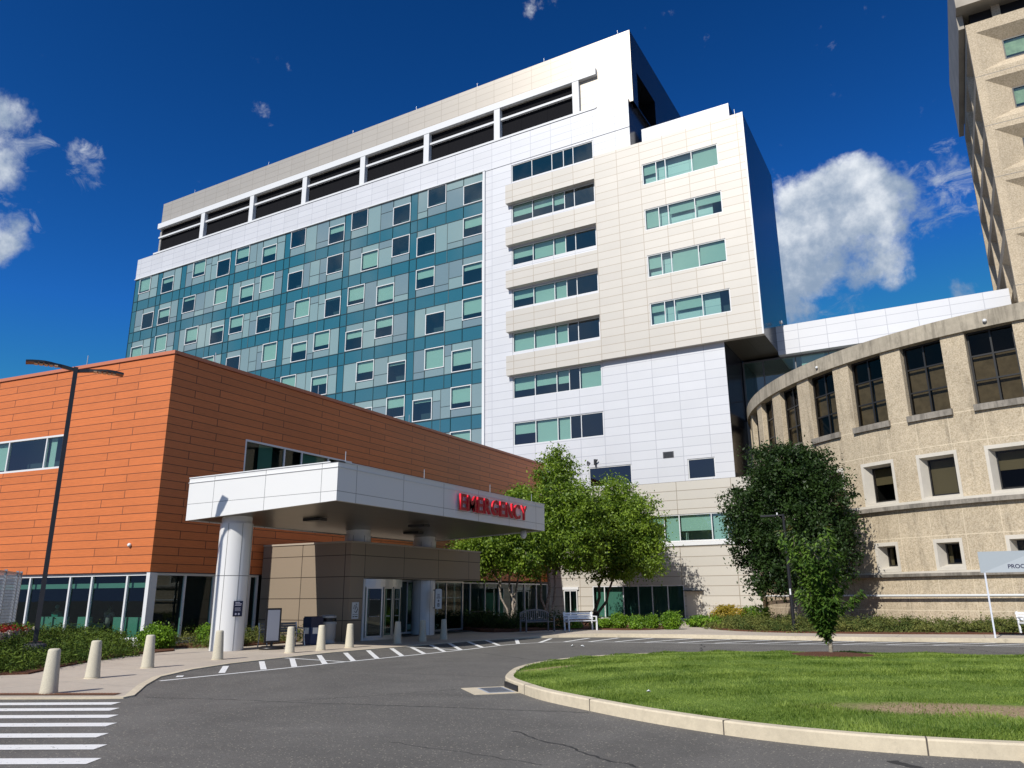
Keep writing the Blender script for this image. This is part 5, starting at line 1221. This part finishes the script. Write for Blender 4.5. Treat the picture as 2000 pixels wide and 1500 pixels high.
# ------------------------------------------------------------------ lamp posts
def lamp_head(parent, sgn, L=1.15, z=0.):
    m = MB(); pts = []
    for i in range(9):
        f = i/8; pts.append((sgn*(.05+f*L), 0, z-.02+.13*math.sin(f*2.2)-.05*f, .05+.12*min(1, max(0, (f-.25)/.35)) if f > .2 else .045, .05 if f < .3 else .032))
    for a, b in zip(pts[:-1], pts[1:]):
        for (s0, s1) in ((0, 0),):
            A = [(a[0], -a[3], a[2]-a[4]), (a[0], a[3], a[2]-a[4]), (a[0], a[3], a[2]+a[4]), (a[0], -a[3], a[2]+a[4])]; Bq = [(b[0], -b[3], b[2]-b[4]), (b[0], b[3], b[2]-b[4]), (b[0], b[3], b[2]+b[4]), (b[0], -b[3], b[2]+b[4])]
            for i in range(4):
                j = (i+1) % 4; m.face([A[i], A[j], Bq[j], Bq[i]] if sgn < 0 else [A[j], A[i], Bq[i], Bq[j]])
    e = pts[-1]; m.face([(e[0], -e[3], e[2]-e[4]), (e[0], e[3], e[2]-e[4]), (e[0], e[3], e[2]+e[4]), (e[0], -e[3], e[2]+e[4])])
    h = m.build('lamp_head', M_DKMETAL, parent)
    for k in range(5):
        q = MB(); x = sgn*(.52+.13*k); q.box(x-.045, x+.045, -.11, .11, z+.005, z+.03); q.build('led_panel', M_LED, h)
lp = thing('street_lamp', 'tall dark lamp post with two opposite flat heads before the orange wing', 'street lamp', (-22.5, 13.03, 0), R(61))
m = MB(); m.lathe([(.30, 0), (.30, .50), (.26, .55), (0, .55)], 20); m.build('concrete_base', simple('dark_concrete_base', (.07, .07, .075), .8), lp)
m = MB(); m.box(-.16, .16, -.16, .16, .55, .60); m.box(-.06, .06, -.06, .06, .60, 8.5); m.build('pole', M_DKMETAL, lp)
lamp_head(lp, -1, 1.25, 8.44); lamp_head(lp, 1, 1.25, 8.41)
l2 = thing('street_lamp', 'slim black lamp post with one arm in front of the big dark tree', 'street lamp', (-6.45, 35.9, .19), 0)
m = MB(); m.tube([(0, 0, 0), (0, 0, .1)], .14, 12); m.tube([(0, 0, .05), (0, 0, 4.95)], [.085, .06], 10); m.build('pole', M_BLACK, l2)
m = MB(); m.box(-.95, -.3, -.14, .14, 4.86, 4.93); m.box(-.3, .0, -.04, .04, 4.88, 4.93); m.build('lamp_head', M_DKMETAL, l2)
m = MB(); m.tube([(-.25, 0, 4.93), (-.25, 0, 5.02)], .035, 8); m.build('photocell', M_FRAME, l2)
m = MB(); m.box(-.03, .03, -.089, -.084, 1.5, 1.75); m.build('white_tag', M_FRAME, l2)

# ------------------------------------------------------------------ benches
def slat_bench(label, a, b, face, z0, mat, L=1.55, back_slats=3, arms=False, legm=None):
    mid = ((a[0]+b[0])/2, (a[1]+b[1])/2); ang = math.atan2(b[1]-a[1], b[0]-a[0])
    o = thing('bench', label, 'bench', (mid[0], mid[1], z0), ang)
    s = face
    m = MB()
    for k in range(4): m.box(-L/2+.03, L/2-.03, s*(.06+.11*k), s*(.15+.11*k), .42, .45) if s > 0 else m.box(-L/2+.03, L/2-.03, s*(.15+.11*k), s*(.06+.11*k), .42, .45)
    m.build('seat', mat, o)
    m = MB()
    for k in range(back_slats):
        z = .50+k*(.33/back_slats); h = .33/back_slats-.02; y = -s*(.02+.04*k); m.box(-L/2+.0, L/2-.0, min(y, y-s*.03), max(y, y-s*.03), z, z+h)
    m.build('backrest', mat, o)
    for x in (-L/2+.05, L/2-.05):
        m = MB(); m.obox((x, -s*.02, 0), (x, -s*.10, .84), .06, .06); m.build('leg', legm or mat, o)
        m = MB(); m.obox((x, s*.44, 0), (x, s*.44, .45), .06, .06); m.build('leg', legm or mat, o)
        m = MB(); m.obox((x, 0, .40), (x, s*.46, .40), .05, .05); m.obox((x, -s*.05, .63), (x, s*.44, .63), .06, .035); m.obox((x, s*.42, .45), (x, s*.42, .62), .05, .05); m.build('armrest', legm or mat, o)
    return o
slat_bench('white slatted bench at the left end of the row of clipped shrubs', (-16.55, 34.35), (-15.6, 35.5), -1, .13, M_BROOM)
slat_bench('white slatted bench cut by the right edge, beside the grey sign', (1.72, 37.2), (3.2, 37.8), -1, .16, M_BROOM)
# bench with an arched back of upright slats
ar = thing('bench', 'grey bench with an arched back of upright slats in the canopy shade', 'bench', (-17.5, 33.15, .13), math.atan2(1.39, .8))
m = MB()
for k in range(4): m.box(-.74, .74, -.15-.11*k, -.06-.11*k, .42, .45)
m.build('seat', M_GREYM, ar)
m = MB(); n_ = 13; arc_ = lambda x: .70+.26*math.sqrt(max(0, 1-(x/.86)**2))
for i in range(n_):
    x = -.66+1.32*i/(n_-1); m.box(x-.022, x+.022, .035, .055, .50, arc_(x)-.03)
pts = [(-.78+1.56*i/14, .045, arc_(-.78+1.56*i/14)) for i in range(15)]
for p, q in zip(pts[:-1], pts[1:]): m.obox(p, q, .05, .06)
m.box(-.76, .76, .03, .07, .46, .52); m.build('backrest', M_GREYM, ar)
for x in (-.76, .76):
    m = MB(); m.obox((x, .045, 0), (x, .045, .82), .06, .06); m.build('leg', M_GREYM, ar); m = MB(); m.obox((x, -.46, 0), (x, -.46, .62), .06, .06); m.build('leg', M_GREYM, ar)
    m = MB(); m.obox((x, .05, .63), (x, -.5, .63), .07, .035); m.build('armrest', M_GREYM, ar)
# metal bench by the vestibule
mbn = thing('bench', 'grey metal bench with light curved arms behind the black poster stand', 'bench', (-21.75, 21.35, .03), math.atan2(1.55, .35))
m = MB()
for k in range(5): m.box(-.72, .72, -.10-.09*k, -.03-.09*k, .42, .44)
m.build('seat', M_GREYM, mbn)
m = MB()
for k in range(4): m.box(-.72, .72, .02+.025*k, .035+.025*k, .48+.085*k, .555+.085*k)
m.build('backrest', M_GREYM, mbn)
for x in (-.76, .76):
    m = MB(); m.tube([(x, .10, 0), (x, .04, .42), (x, .13, .82)], .022, 8); m.build('leg', M_ALU, mbn)
    m = MB(); m.tube([(x, -.52, 0), (x, -.44, .3), (x, -.46, .44), (x, -.42, .60), (x, -.1, .62), (x, .06, .58)], .022, 8); m.build('armrest', M_ALU, mbn)
# black framed poster stand
ps = thing('poster_stand', 'black framed standing poster, blank light grey, on a black base by the bench', 'poster stand', (-20.85, 20.15, .03), R(78))
m = MB(); m.box(-.30, .30, -.025, .025, .20, 1.34); m.build('frame', M_BLACK, ps)
m = MB(); m.box(-.235, .235, -.029, -.0255, .27, 1.28); m.build('poster', simple('poster_grey', (.40, .42, .48), .3), ps)
m = MB(); m.box(-.04, .04, -.02, .02, .08, .2); m.lathe([(.0, 0), (.42, 0), (.42, .05), (.34, .09), (0, .1)], 20); m.build('base', M_BLACK, ps)
# bins
bb_ = thing('recycling_bin', 'dark blue recycling bin with a pale label against the vestibule wall', 'bin', (-21.45, 22.75, .03), R(-8))
m = MB(); m.box(-.22, .22, -.26, .26, .0, .62); m.build('body', simple('blue_plastic', (.01, .035, .12), .35), bb_)
m = MB(); m.box(-.24, .24, -.28, .28, .62, .95); m.box(-.22, .22, -.26, .26, .95, 1.0); m.build('lid', simple('dark_blue_lid', (.008, .014, .05), .35), bb_)
m = MB(); m.box(.222, .228, -.18, .06, .38, .60); m.box(-.16, .1, -.266, -.262, .38, .60); m.build('sticker', M_SIGNW, bb_)
gb = thing('litter_bin', 'round light grey litter bin with a wide opening beside the blue bin', 'bin', (-21.35, 23.45, .03), R(0))
m = MB(); m.lathe([(.29, 0), (.30, .05), (.27, .07), (.27, .14), (.30, .18), (.31, .68), (.33, .70), (.33, .74), (.31, .76)], 28); m.build('body', simple('grey_bin', (.36, .37, .38), .5), gb)
m = MB(); 
for i in range(28):
    a0, a1 = 2*math.pi*i/28, 2*math.pi*(i+1)/28; am = math.degrees((a0+a1)/2)
    op = (am < 55 or am > 255)
    for (z0, z1) in (((.76, .79), (.93, 1.0)) if op else ((.76, 1.0),)):
        m.face([(.31*math.cos(a0), .31*math.sin(a0), z0), (.31*math.cos(a1), .31*math.sin(a1), z0), (.31*math.cos(a1), .31*math.sin(a1), z1), (.31*math.cos(a0), .31*math.sin(a0), z1)], 0, None, True)
m.lathe([(.31, 1.0), (.22, 1.04), (0, 1.05)], 28); m.lathe([(.25, .76), (.25, .98)], 20, mi=1); m.build('hood', [bpy.data.materials['grey_bin'], M_BLACK], gb)

# ------------------------------------------------------------------ signs, cameras and lights on the walls
sp_ = thing('panel_sign', 'wide grey panel sign lettered PROC on thin white posts at the right edge', 'sign', (0, 0, 0))
FSg = Frame((.655, 33.7), (1, .03))
m = MB(); 
pts = [(.0, 3.18), (.08, 2.40), (3.6, 2.40), (3.6, 3.18)]
FSg.bar(m, .03, 3.6, 2.42, 3.17, -.03, .03); m.build('panel', simple('grey_sign_panel', (.36, .40, .43), .35), sp_)
for x in (.13, 3.4):
    m = MB(); FSg.bar(m, x, x+.055, .12, 2.42, -.028, .028); m.build('post', simple('white_post', (.62, .65, .72), .4), sp_)
tx = text_obj('PROC', .20, simple('navy_letters', (.015, .015, .06), .5), 'lettering', .002, sp_, .004, 'LEFT'); on_frame(tx, FSg, .90, 2.56, -.034)
m = MB(); m.face([FSg.p(.10, 2.425, -.0315), FSg.p(1.7, 2.425, -.0315), FSg.p(3.55, 2.425, -.0315), FSg.p(3.55, 3.16, -.0315), FSg.p(1.9, 3.16, -.0315)]); m.build('two_tone_field', simple('lighter_grey_sign', (.42, .46, .49), .35), sp_)
def dome_cam(label, F, u, z, d=0, s=1.):
    o = thing('security_camera', label, 'camera', F.p(u, z, d), 0); s = s*.6
    m = MB(); m.lathe([(.0, .08), (.10, .07), (.12, .0), (.12, -.06), (.08, -.11), (0, -.12)], 16); ob = m.build('housing', M_FRAME, o); ob.rotation_euler = (R(60), 0, R(15)); ob.scale = (s,)*3; ob.location = F.N*.10*s
    m = MB(); m.lathe([(.0, -.19), (.05, -.17), (.075, -.11)], 14); ob = m.build('lens', M_BLACK, o); ob.rotation_euler = (R(60), 0, R(15)); ob.scale = (s,)*3; ob.location = F.N*.10*s
dome_cam('white dome camera on the sunlit orange boards near the corner', FF, -1.16, 3.70)
Fr1 = Frame(cp_(-105.04, 0, .14), cp_(-104, 0, .14)-cp_(-105.04, 0, .14)); dome_cam('white camera on the concrete parapet above the tall window at the right edge', Fr1, 0, 13.7, 0, 1.2)
Fr2 = Frame(cp_(-131.2, 0, .14), cp_(-130, 0, .14)-cp_(-131.2, 0, .14)); dome_cam('small white camera on the far left part of the curved concrete parapet', Fr2, 0, 13.75, 0, 1.0)
o = thing('security_camera', 'small white camera at the corner where the white bridge meets the tower', 'camera', (-8.9, 56.3, 20.75)); m = MB(); m.box(-.1, .1, -.2, .15, .15, .3); m.tube([(0, 0, 0), (0, 0, .16)], .03, 6); m.build('housing', M_FRAME, o)
o = thing('security_camera', 'white camera hanging under the far end of the canopy', 'camera', (-17.1, 31.4, 4.55)); m = MB(); m.lathe([(.0, .05), (.14, .05), (.14, -.2), (.08, -.3), (0, -.32)], 16); m.build('housing', M_FRAME, o)
o = thing('wall_floodlight', 'grey twin floodlight on the white wall above the trees', 'light', (-22.2, 51.9, 10.95))
m = MB(); m.lathe([(.0, 0), (.06, 0), (.20, .18), (.17, .18), (0, .1)], 16); ob = m.build('lamp_shade', M_GREYM, o); ob.location = (-.25, -.35, .1); ob.rotation_euler = (R(100), 0, R(-40))
m = MB(); m.box(-.07, .07, -.1, .1, .0, .42); m.obox((0, 0, .12), (.22, -.1, .38), .07, .07); m.build('bracket', M_DKMETAL, o)

# ------------------------------------------------------------------ planter with trellis and flowers
FPn = Frame((-27.4, 15.7), (.76, -.65))
pl = thing('concrete_planter', 'long low concrete planter with pale ribs at the left edge', 'planter')
m = MB(); FPn2 = Frame(FPn.p(9, 0), -FPn.U)
def pbar(mb, u0, u1, z0, z1, d0, d1, mi=0): FPn2.bar(mb, 9-u1, 9-u0, z0, z1, d0, d1, mi)
pbar(m, -.1, 9, 0, .78, 0, .12); pbar(m, -.1, 9, 0, .78, .9, 1.02); pbar(m, -.1, .02, 0, .78, .121, .899); m.build('wall', M_PLANTER, pl)
m = MB()
for i in range(9):
    m = MB(); pbar(m, -.08+1.12*i, .06+1.12*i, .0, .84, -.09, -.002); m.build('rib', M_PLANTER, pl)
m = MB(); pbar(m, .03, 8.9, .3, .66, .13, .89); m.build('soil', M_MULCH, pl)
tl = thing('trellis_screen', 'galvanised steel mesh trellis standing in the concrete planter', 'trellis')
m = MB(); pbar(m, .6, 9, 2.52, 2.58, .42, .48); pbar(m, .6, 9, .98, 1.02, .42, .48); m.build('rail', M_STEEL, tl)
m = MB()
for u in (.6, 1.1, 2.6, 4.3, 6.0, 7.7):
    m = MB(); pbar(m, u, u+.06, .66, 2.62, .40, .48); m.build('post', M_STEEL, tl)
m = MB()
for i in range(83): m.obox(FPn2.p(9-.65-i*.10, 1.02, .45), FPn2.p(9-.65-i*.10, 2.52, .45), .012, .012)
for i in range(16): m.obox(FPn2.p(.02, 1.05+i*.095, .45), FPn2.p(9-.65, 1.05+i*.095, .45), .012, .012)
m.build('mesh', M_STEEL, tl)
V, F_, _ = leaf_cloud([tuple(FPn2.p(9-u, .80, .35)) for u in (1.6, 2.6, 3.6, 4.6, 5.6)], [(.5, .5, .12)]*5, 3500, .07, 61, clump=120, spread=.15)
tag(npmesh('flower_bed', V, F_, M_FLOWER), 'dark red flowers growing along the front of the planter', 'flowers', kind='stuff')
V, F_, _ = leaf_cloud([tuple(FPn2.p(9-u, .80, .4)) for u in (.5, 1.3)], [(.4, .4, .12)]*2, 1200, .07, 62, clump=40, spread=.15)
tag(npmesh('flower_leaves', V, F_, M_BOX), 'bright green leaves at the near end of the planter', 'flowers', kind='stuff')

# ------------------------------------------------------------------ catch basins at the island kerb
def basin(label, c, ang, L=1.25, W=1.0):
    o = thing('storm_drain', label, 'drain', (c[0], c[1], 0), ang)
    m = MB(); m.box(-L/2-.12, L/2+.12, -W, .0, -.1, .008); m.build('apron', M_KERB, o)
    m = MB(); m.box(-L/2+.02, L/2-.02, -W*.66, -.05, .009, .013); g_ = m.build('grate', simple('cast_iron_grate', (.42, .45, .52), .5, .2) if 'cast_iron_grate' not in bpy.data.materials else bpy.data.materials['cast_iron_grate'], o)
    m = MB()
    for i in range(12): x = -L/2+.07+i*(L-.14)/11; m.box(x-.011, x+.011, -W*.62, -.1, .0135, .0155)
    m.build('slots', M_BLACK, g_)
    m = MB(); m.box(-L/2, L/2, -.012, .03, .012, .115); m.build('kerb_inlet', M_BLACK, o)
basin('storm drain with kerb inlet at the pointed left end of the grass island', (-7.72, 13.62), math.atan2(-.72, .75), .85, .85)
basin('storm drain with kerb inlet cut by the right edge of the picture', (1.15, 10.5), math.atan2(.18, 1), 1.5, .45)

# ------------------------------------------------------------------ furniture and people behind the glass, picnic tables, litter
M_TEALCH = simple('pale_green_chair', (.42, .56, .50), .7)
chp = thing('lounge_chair', 'x', 'chair'); 
m = MB(); m.box(-.34, .34, -.30, .34, .12, .42); m.build('seat', M_TEALCH, chp)
m = MB(); m.box(-.34, .34, -.36, -.22, .12, .86); m.build('backrest', M_TEALCH, chp)
for x in (-.34, .26): 
    m = MB(); m.box(x, x+.08, -.3, .34, .12, .60); m.build('armrest', M_TEALCH, chp)
CH = [(-2.1, 1.1, 'pale green lounge chair right of centre behind the glass, left one of a close pair'), (-1.3, 1.1, 'pale green lounge chair nearest the white corner post, behind the glass'), (-4.3, 1.3, 'pale green lounge chair with the person in pink behind it'), (-5.5, 1.2, 'pale green lounge chair left of the one by the person in pink'), (-6.3, 1.2, 'leftmost pale green lounge chair seen beside the lamp post, behind the glass')]
for i, (u, d, lab) in enumerate(CH):
    o = chp if i == 0 else copy_tree(chp); o.location = FF.p(u, .17, d); o.rotation_euler = (0, 0, math.atan2(.112, .994)); tag(o, lab, 'chair', 'lounge chairs behind the ground floor glass')
M_SKIN = simple('skin', (.42, .24, .17), .6)
def skinned(name, pts, edges, rad, mat, parent, sub=2, root=0):
    me = bpy.data.meshes.new(name); me.from_pydata(pts, edges, []); o = bpy.data.objects.new(name, me); COL.objects.link(o)
    sk = o.modifiers.new('skin', 'SKIN'); sv = me.skin_vertices[0].data if len(me.skin_vertices) else None
    if sv is None:
        bpy.context.view_layer.objects.active = o; bpy.ops.mesh.customdata_skin_add(); sv = me.skin_vertices[0].data
    for i, r_ in enumerate(rad): sv[i].radius = (r_, r_)
    sv[root].use_root = True
    ss = o.modifiers.new('sub', 'SUBSURF'); ss.levels = sub; ss.render_levels = sub
    dg = bpy.context.evaluated_depsgraph_get(); dg.update(); m2 = bpy.data.meshes.new_from_object(o.evaluated_get(dg)); bpy.data.objects.remove(o)
    m2.materials.clear(); m2.materials.append(mat); o = bpy.data.objects.new(name, m2); COL.objects.link(o); o.parent = parent
    for p in m2.polygons: p.use_smooth = True
    return o
def person(label, loc, rz, shirt, hair, trousers):
    o = thing('person', label, 'person', loc, rz)
    P = [(0, 0, .50), (0, .02, .75), (0, .0, 1.0), (0, .01, 1.10), (0, .03, 1.20), (0, .04, 1.30),
         (.18, .0, 1.0), (.25, .10, .76), (.16, .32, .70), (-.18, .0, 1.0), (-.25, .10, .76), (-.16, .32, .70),
         (.10, .05, .50), (.13, .45, .52), (.13, .48, .08), (.13, .60, .04), (-.10, .05, .50), (-.13, .45, .52), (-.13, .48, .08), (-.13, .60, .04)]
    E_ = [(0, 1), (1, 2), (2, 3), (3, 4), (4, 5), (2, 6), (6, 7), (7, 8), (2, 9), (9, 10), (10, 11), (0, 12), (12, 13), (13, 14), (14, 15), (0, 16), (16, 17), (17, 18), (18, 19)]
    rd = [.13, .13, .12, .055, .085, .075, .06, .048, .033, .06, .048, .033, .085, .065, .045, .04, .085, .065, .045, .04]
    for s, w0 in ((1, 8), (-1, 11)):
        for f in range(5):
            b_ = len(P); x = P[w0][0]+s*(-.03+.015*f)*-1; 
            if f == 4: q1, q2 = (P[w0][0]-s*.04, .35, .71), (P[w0][0]-s*.055, .385, .70)
            else: q1, q2 = (x, .39+.004*(1.5-abs(f-1.5)), .70), (x, .43+.006*(1.5-abs(f-1.5)), .68)
            P += [q1, q2]; E_ += [(w0, b_), (b_, b_+1)]; rd += [.012, .009]
    skinned('body', P, E_, rd, M_SKIN, o)
    skinned('shirt', [P[i] for i in (0, 1, 2, 6, 7, 9, 10)], [(0, 1), (1, 2), (2, 3), (3, 4), (2, 5), (5, 6)], [.15, .15, .14, .08, .062, .08, .062], simple('shirt', shirt, .8), o)
    skinned('trousers', [P[i] for i in (0, 12, 13, 14, 16, 17, 18)], [(0, 1), (1, 2), (2, 3), (0, 4), (4, 5), (5, 6)], [.145, .10, .08, .06, .10, .08, .06], simple('trousers', trousers, .8), o)
    skinned('hair', [(0, -.02, 1.16), (0, -.01, 1.25), (0, .01, 1.335)], [(0, 1), (1, 2)], [.07, .098, .07], simple('hair', hair, .8), o)
person('person in a pink top sitting with their back to the window beyond the green chair', FF.p(-3.9, .17, 1.75), R(6), (.75, .38, .42), (.10, .08, .07), (.03, .03, .05))
person('grey-haired person in a green top sitting behind the glass next to the trellis', FF.p(-6.75, .17, 1.6), R(15), (.10, .35, .30), (.45, .45, .45), (.03, .03, .05))
def picnic(label, loc, rz):
    o = thing('picnic_table', label, 'table', loc, rz)
    m = MB(); m.box(-.7, .7, -.36, .36, .70, .74); m.build('tabletop', M_DKMETAL, o)
    for y in (-.75, .75): 
        m = MB(); m.box(-.7, .7, y-.13, y+.13, .42, .45); m.build('seat', M_DKMETAL, o)
    for x in (-.55, .55):
        m = MB(); m.obox((x, -.7, 0), (x, .25, .70), .05, .05); m.obox((x, .7, 0), (x, -.25, .70), .05, .05); m.obox((x, -.75, .40), (x, .75, .40), .05, .04); m.build('leg', M_DKMETAL, o)
picnic('dark picnic table in the shade right of the column with the hanging sign', (-23.6, 38.0, .17), R(70))
picnic('dark picnic table behind the right end of the white bench', (-17.9, 39.6, .17), R(60))
def scrap(label, x, y, z, s, sd):
    r_ = random.Random(sd); m = MB(); pts = [(math.cos(a)*s*r_.uniform(.6, 1), math.sin(a)*s*r_.uniform(.6, 1), r_.uniform(0, s*.6)) for a in [i*1.047 for i in range(6)]]
    for i in range(6): m.face([pts[i], pts[(i+1) % 6], (0, 0, s*r_.uniform(.5, .9))])
    o = m.build('paper_scrap', M_SIGNW); o.location = (x, y, z); tag(o, label, 'litter')
scrap('left one of two white paper scraps lying close together on the road', -12.05, 25.6, .006, .09, 1)
scrap('right one of two white paper scraps lying close together on the road', -11.75, 25.75, .006, .09, 2)
scrap('lone white paper scrap on the grass near the island kerb', -4.6, 12.6, ISLZ+.04, .06, 3)
